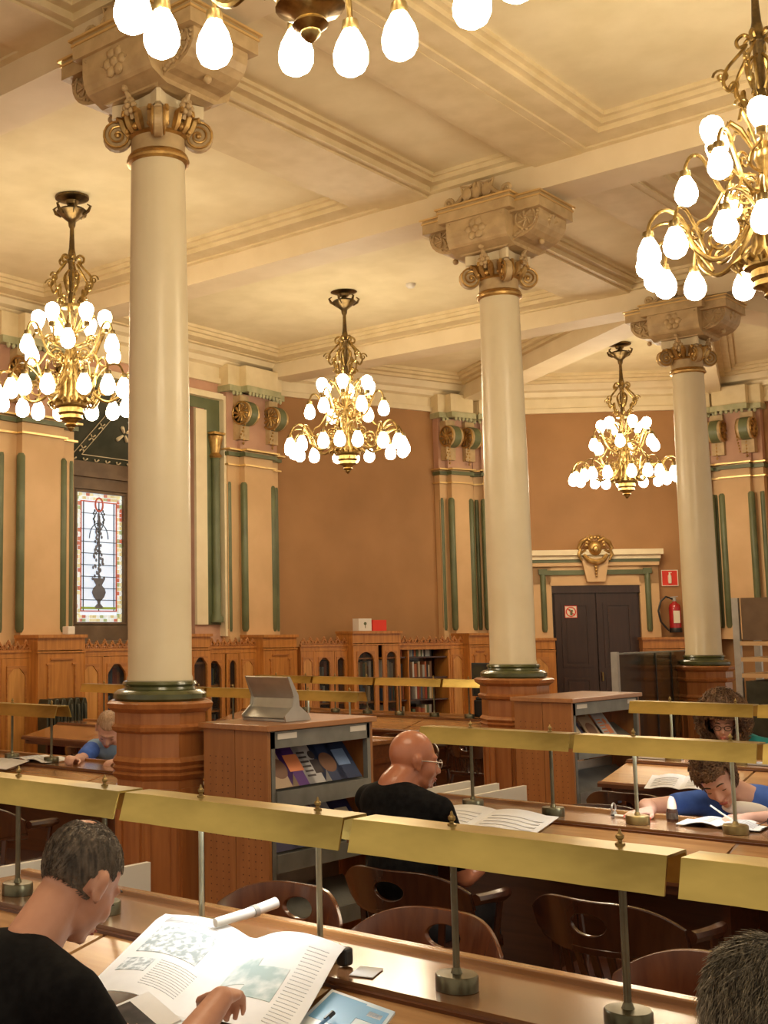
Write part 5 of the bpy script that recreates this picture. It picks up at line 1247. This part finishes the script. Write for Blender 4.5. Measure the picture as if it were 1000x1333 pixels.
# 1. man in black reading the newspaper (foreground left)
J = dict(P=(1.42,2.10,.48), N=(1.715,2.085,.985), H=(1.853,2.088,1.085), SL=(1.63,2.29,.925), SR=(1.66,1.885,.915), EL=(1.66,2.40,.70), WL=(1.86,2.28,.64), ER=(1.74,1.77,.72), WR=(2.015,1.815,.850),
         handR=dict(d=(.80,.45,-.12), n=(-.1,.0,1), curl=.95), handL=dict(d=(.8,-.5,-.1), n=(0,0,1), curl=.6), foot=(1,0,0))
J.update(seat_legs(J['P'], (1,0,0), (0,1,0)))
r, ML, B, MW = person('man with short dark hair and black T-shirt, reading the big newspaper at the left front', J, (2,38,4), 'skin', 'blackcloth', .75, .052, .0065)
def keep1(p):
    q = p - Vector((-.012,0,.030)); bald = (p - Vector((-.060,0,.105))).length < .023
    return (p.z > -.035 - .35*min(0,p.x+.0)*0 and p.x < .030) or (p.z > .055+.25*(p.x-.03) and p.x >= .03) if not bald else False
def keep1b(p): return keep1(p) and not (abs(p.y) > .058 and p.x > .010 and p.z < .03) and not (abs(p.y) > .06 and -.035 < p.x < .03 and p.z < .0)
hair(r, ML, 'hairm', keep1b, 1.015, 6500, .010, (-.5,0,-.8), 3)
face_bits(r, ML, 'hairb')
# 2. bald man
J = dict(P=(4.36,2.90,.44), N=(4.43,2.985,.995), H=(4.515,2.945,1.08), SL=(4.50,3.17,.905), SR=(4.43,2.77,.895), EL=(4.70,3.24,.66), WL=(4.92,3.05,.76), ER=(4.53,2.72,.62), WR=(4.76,2.72,.69),
         handR=dict(d=(.9,.25,.25), n=(0,0,1), curl=.5), handL=dict(d=(.6,-.5,-.1), n=(0,0,1), curl=.6), foot=(1,0,0))
J.update(seat_legs(J['P'], (1,0,0), (0,1,0)))
r, ML, B, MW = person('bald tanned man with glasses and a black T-shirt, seen from behind at the second table', J, (-38,8,0), 'skin2', 'blackcloth', .72, .068, .0075, jaw=1.08)
face_bits(r, ML, 'hairl', False, 'lsteel')
# 3. woman in blue
J = dict(P=(6.42,2.12,.44), N=(6.10,2.11,.855), H=(5.955,2.205,.932), SR=(6.09,2.33,.795), SL=(6.10,1.90,.80), ER=(5.84,2.50,.785), WR=(5.57,2.37,.805), EL=(5.93,1.78,.79), WL=(5.62,1.96,.805),
         handR=dict(d=(-.8,.35,0), n=(0,0,1), curl=.25), handL=dict(d=(-.7,.5,-.05), n=(-.2,-.2,1), curl=.8, pinch=True), foot=(-1,0,0))
J.update(seat_legs(J['P'], (-1,0,0), (0,-1,0)))
r, ML, B, MW = person('woman with short brown hair and a blue top, bent over writing at the second table', J, (198,36,24), 'skin3', 'bluecloth', .45, None, .0075, True)
hair(r, ML, 'hairc', lambda p: (p.x < .025 and p.z > -.045) or p.z > .062, 1.10, 1300, .022, (-.6,.2,-.6), 5, .2, True)
face_bits(r, ML, 'hairb')
m = B(); m.ell((5.985,2.09,.795), (.03,.11,.035)); o = m.obj('shirt_print', 'paper', r, label='white print on the blue top')
m = B(); m.tube([(6.06,1.955,.865),(6.11,1.945,.885),(6.17,1.95,.87)], .012, 8); m.obj('strap', 'paper', r)
o = MB().tube([(-.005,-.055,0),(.0,.0,.03),(.005,.05,.06)], .004, 8).obj('pen', 'signwhite'); tag(o, 'white pen held by the woman in blue', 'pen'); o.location = (5.525,2.03,.80)
# 4. man in light blue at the left
J = dict(P=(6.32,6.45,.44), N=(6.08,6.38,.885), H=(5.97,6.43,.968), SR=(5.97,6.57,.83), SL=(6.17,6.22,.84), ER=(5.72,6.42,.775), WR=(5.47,6.20,.805), EL=(5.92,6.02,.78), WL=(5.62,5.93,.805),
         handR=dict(d=(-.7,-.3,.25), n=(0,-.2,1), curl=1.1), handL=dict(d=(-.8,.2,0), n=(0,0,1), curl=.8), foot=(-1,0,0))
J.update(seat_legs(J['P'], (-1,0,0), (0,-1,0)))
r, ML, B, MW = person('older man in a light blue T-shirt with dark blue sleeves, writing at the left', J, (222,48,-6), 'skin3', 'skyblue', .35, None, .009)
hair(r, ML, 'hairl', lambda p: (p.x < .02 and p.z > -.03) or p.z > .075, 1.03, 1200, .014, (.5,0,-.5), 7)
face_bits(r, ML, 'hairl')
for s in 'LR':
    m = B(); S, E_ = Vector(J['S'+s]), Vector(J['E'+s]); m.caps(S+(E_-S)*.25, .064, S+(E_-S)*.75, .058, 14); q = m.obj('sleeve', 'bluecloth', r, label='dark blue sleeve'); soft(q, .012)
# 5. curly haired woman with glasses
J = dict(P=(9.22,3.15,.44), N=(8.93,3.15,.885), H=(8.80,3.19,.975), SR=(8.95,3.36,.82), SL=(8.97,2.96,.82), ER=(8.75,3.45,.74), WR=(8.46,3.30,.80), EL=(8.75,2.86,.74), WL=(8.47,3.02,.80),
         handR=dict(d=(-.9,-.2,0), n=(0,0,1), curl=.4), handL=dict(d=(-.9,.2,0), n=(0,0,1), curl=.4), foot=(-1,0,0))
J.update(seat_legs(J['P'], (-1,0,0), (0,-1,0)))
r, ML, B, MW = person('woman with big curly brown hair and dark glasses at the third table', J, (197,12,0), 'skin3', 'teal', .6, None, .010, True)
hair(r, ML, 'hairc', lambda p: (p.x < .045 and p.z > -.09) or p.z > .06, 1.7, 2200, .06, (0,0,-1), 9, .5, True)
face_bits(r, ML, 'hairb', True, 'black')
# 6. grey haired man at the lower right
J = dict(P=(1.50,.63,.46), N=(1.76,.65,.93), H=(1.90,.645,1.035), SL=(1.70,.84,.86), SR=(1.70,.42,.86), EL=(1.85,.90,.70), WL=(2.12,.78,.80), ER=(1.85,.36,.70), WR=(2.12,.50,.80),
         handR=dict(d=(.9,.2,0), n=(0,0,1), curl=.5), handL=dict(d=(.9,-.2,0), n=(0,0,1), curl=.5), foot=(1,0,0))
J.update(seat_legs(J['P'], (1,0,0), (0,1,0)))
r, ML, B, MW = person('person with tousled grey hair seen from behind in the lower right corner', J, (0,22,0), 'skin', 'blackcloth', .8, None, .008)
hair(r, ML, 'hairg', lambda p: (p.x < .035 and p.z > -.065) or p.z > .05, 1.07, 8000, .045, (-.35,.1,-.9), 11, .10)
# ------------------------------------------------------------------ light and view
w = bpy.data.worlds.new('world'); bpy.context.scene.world = w; w.use_nodes = True
bg = w.node_tree.nodes['Background']; bg.inputs[0].default_value = (1.0,.83,.62,1); bg.inputs[1].default_value = .55
sc = bpy.context.scene
sc.view_settings.view_transform = 'Standard'; sc.view_settings.look = 'None'; sc.view_settings.gamma = 1; sc.view_settings.exposure = .14
sc.view_settings.use_curve_mapping = False
sc.cycles.use_denoising = True; sc.cycles.max_bounces = 8; sc.cycles.diffuse_bounces = 4; sc.cycles.sample_clamp_indirect = 4
sc.cycles.caustics_reflective = False; sc.cycles.caustics_refractive = False
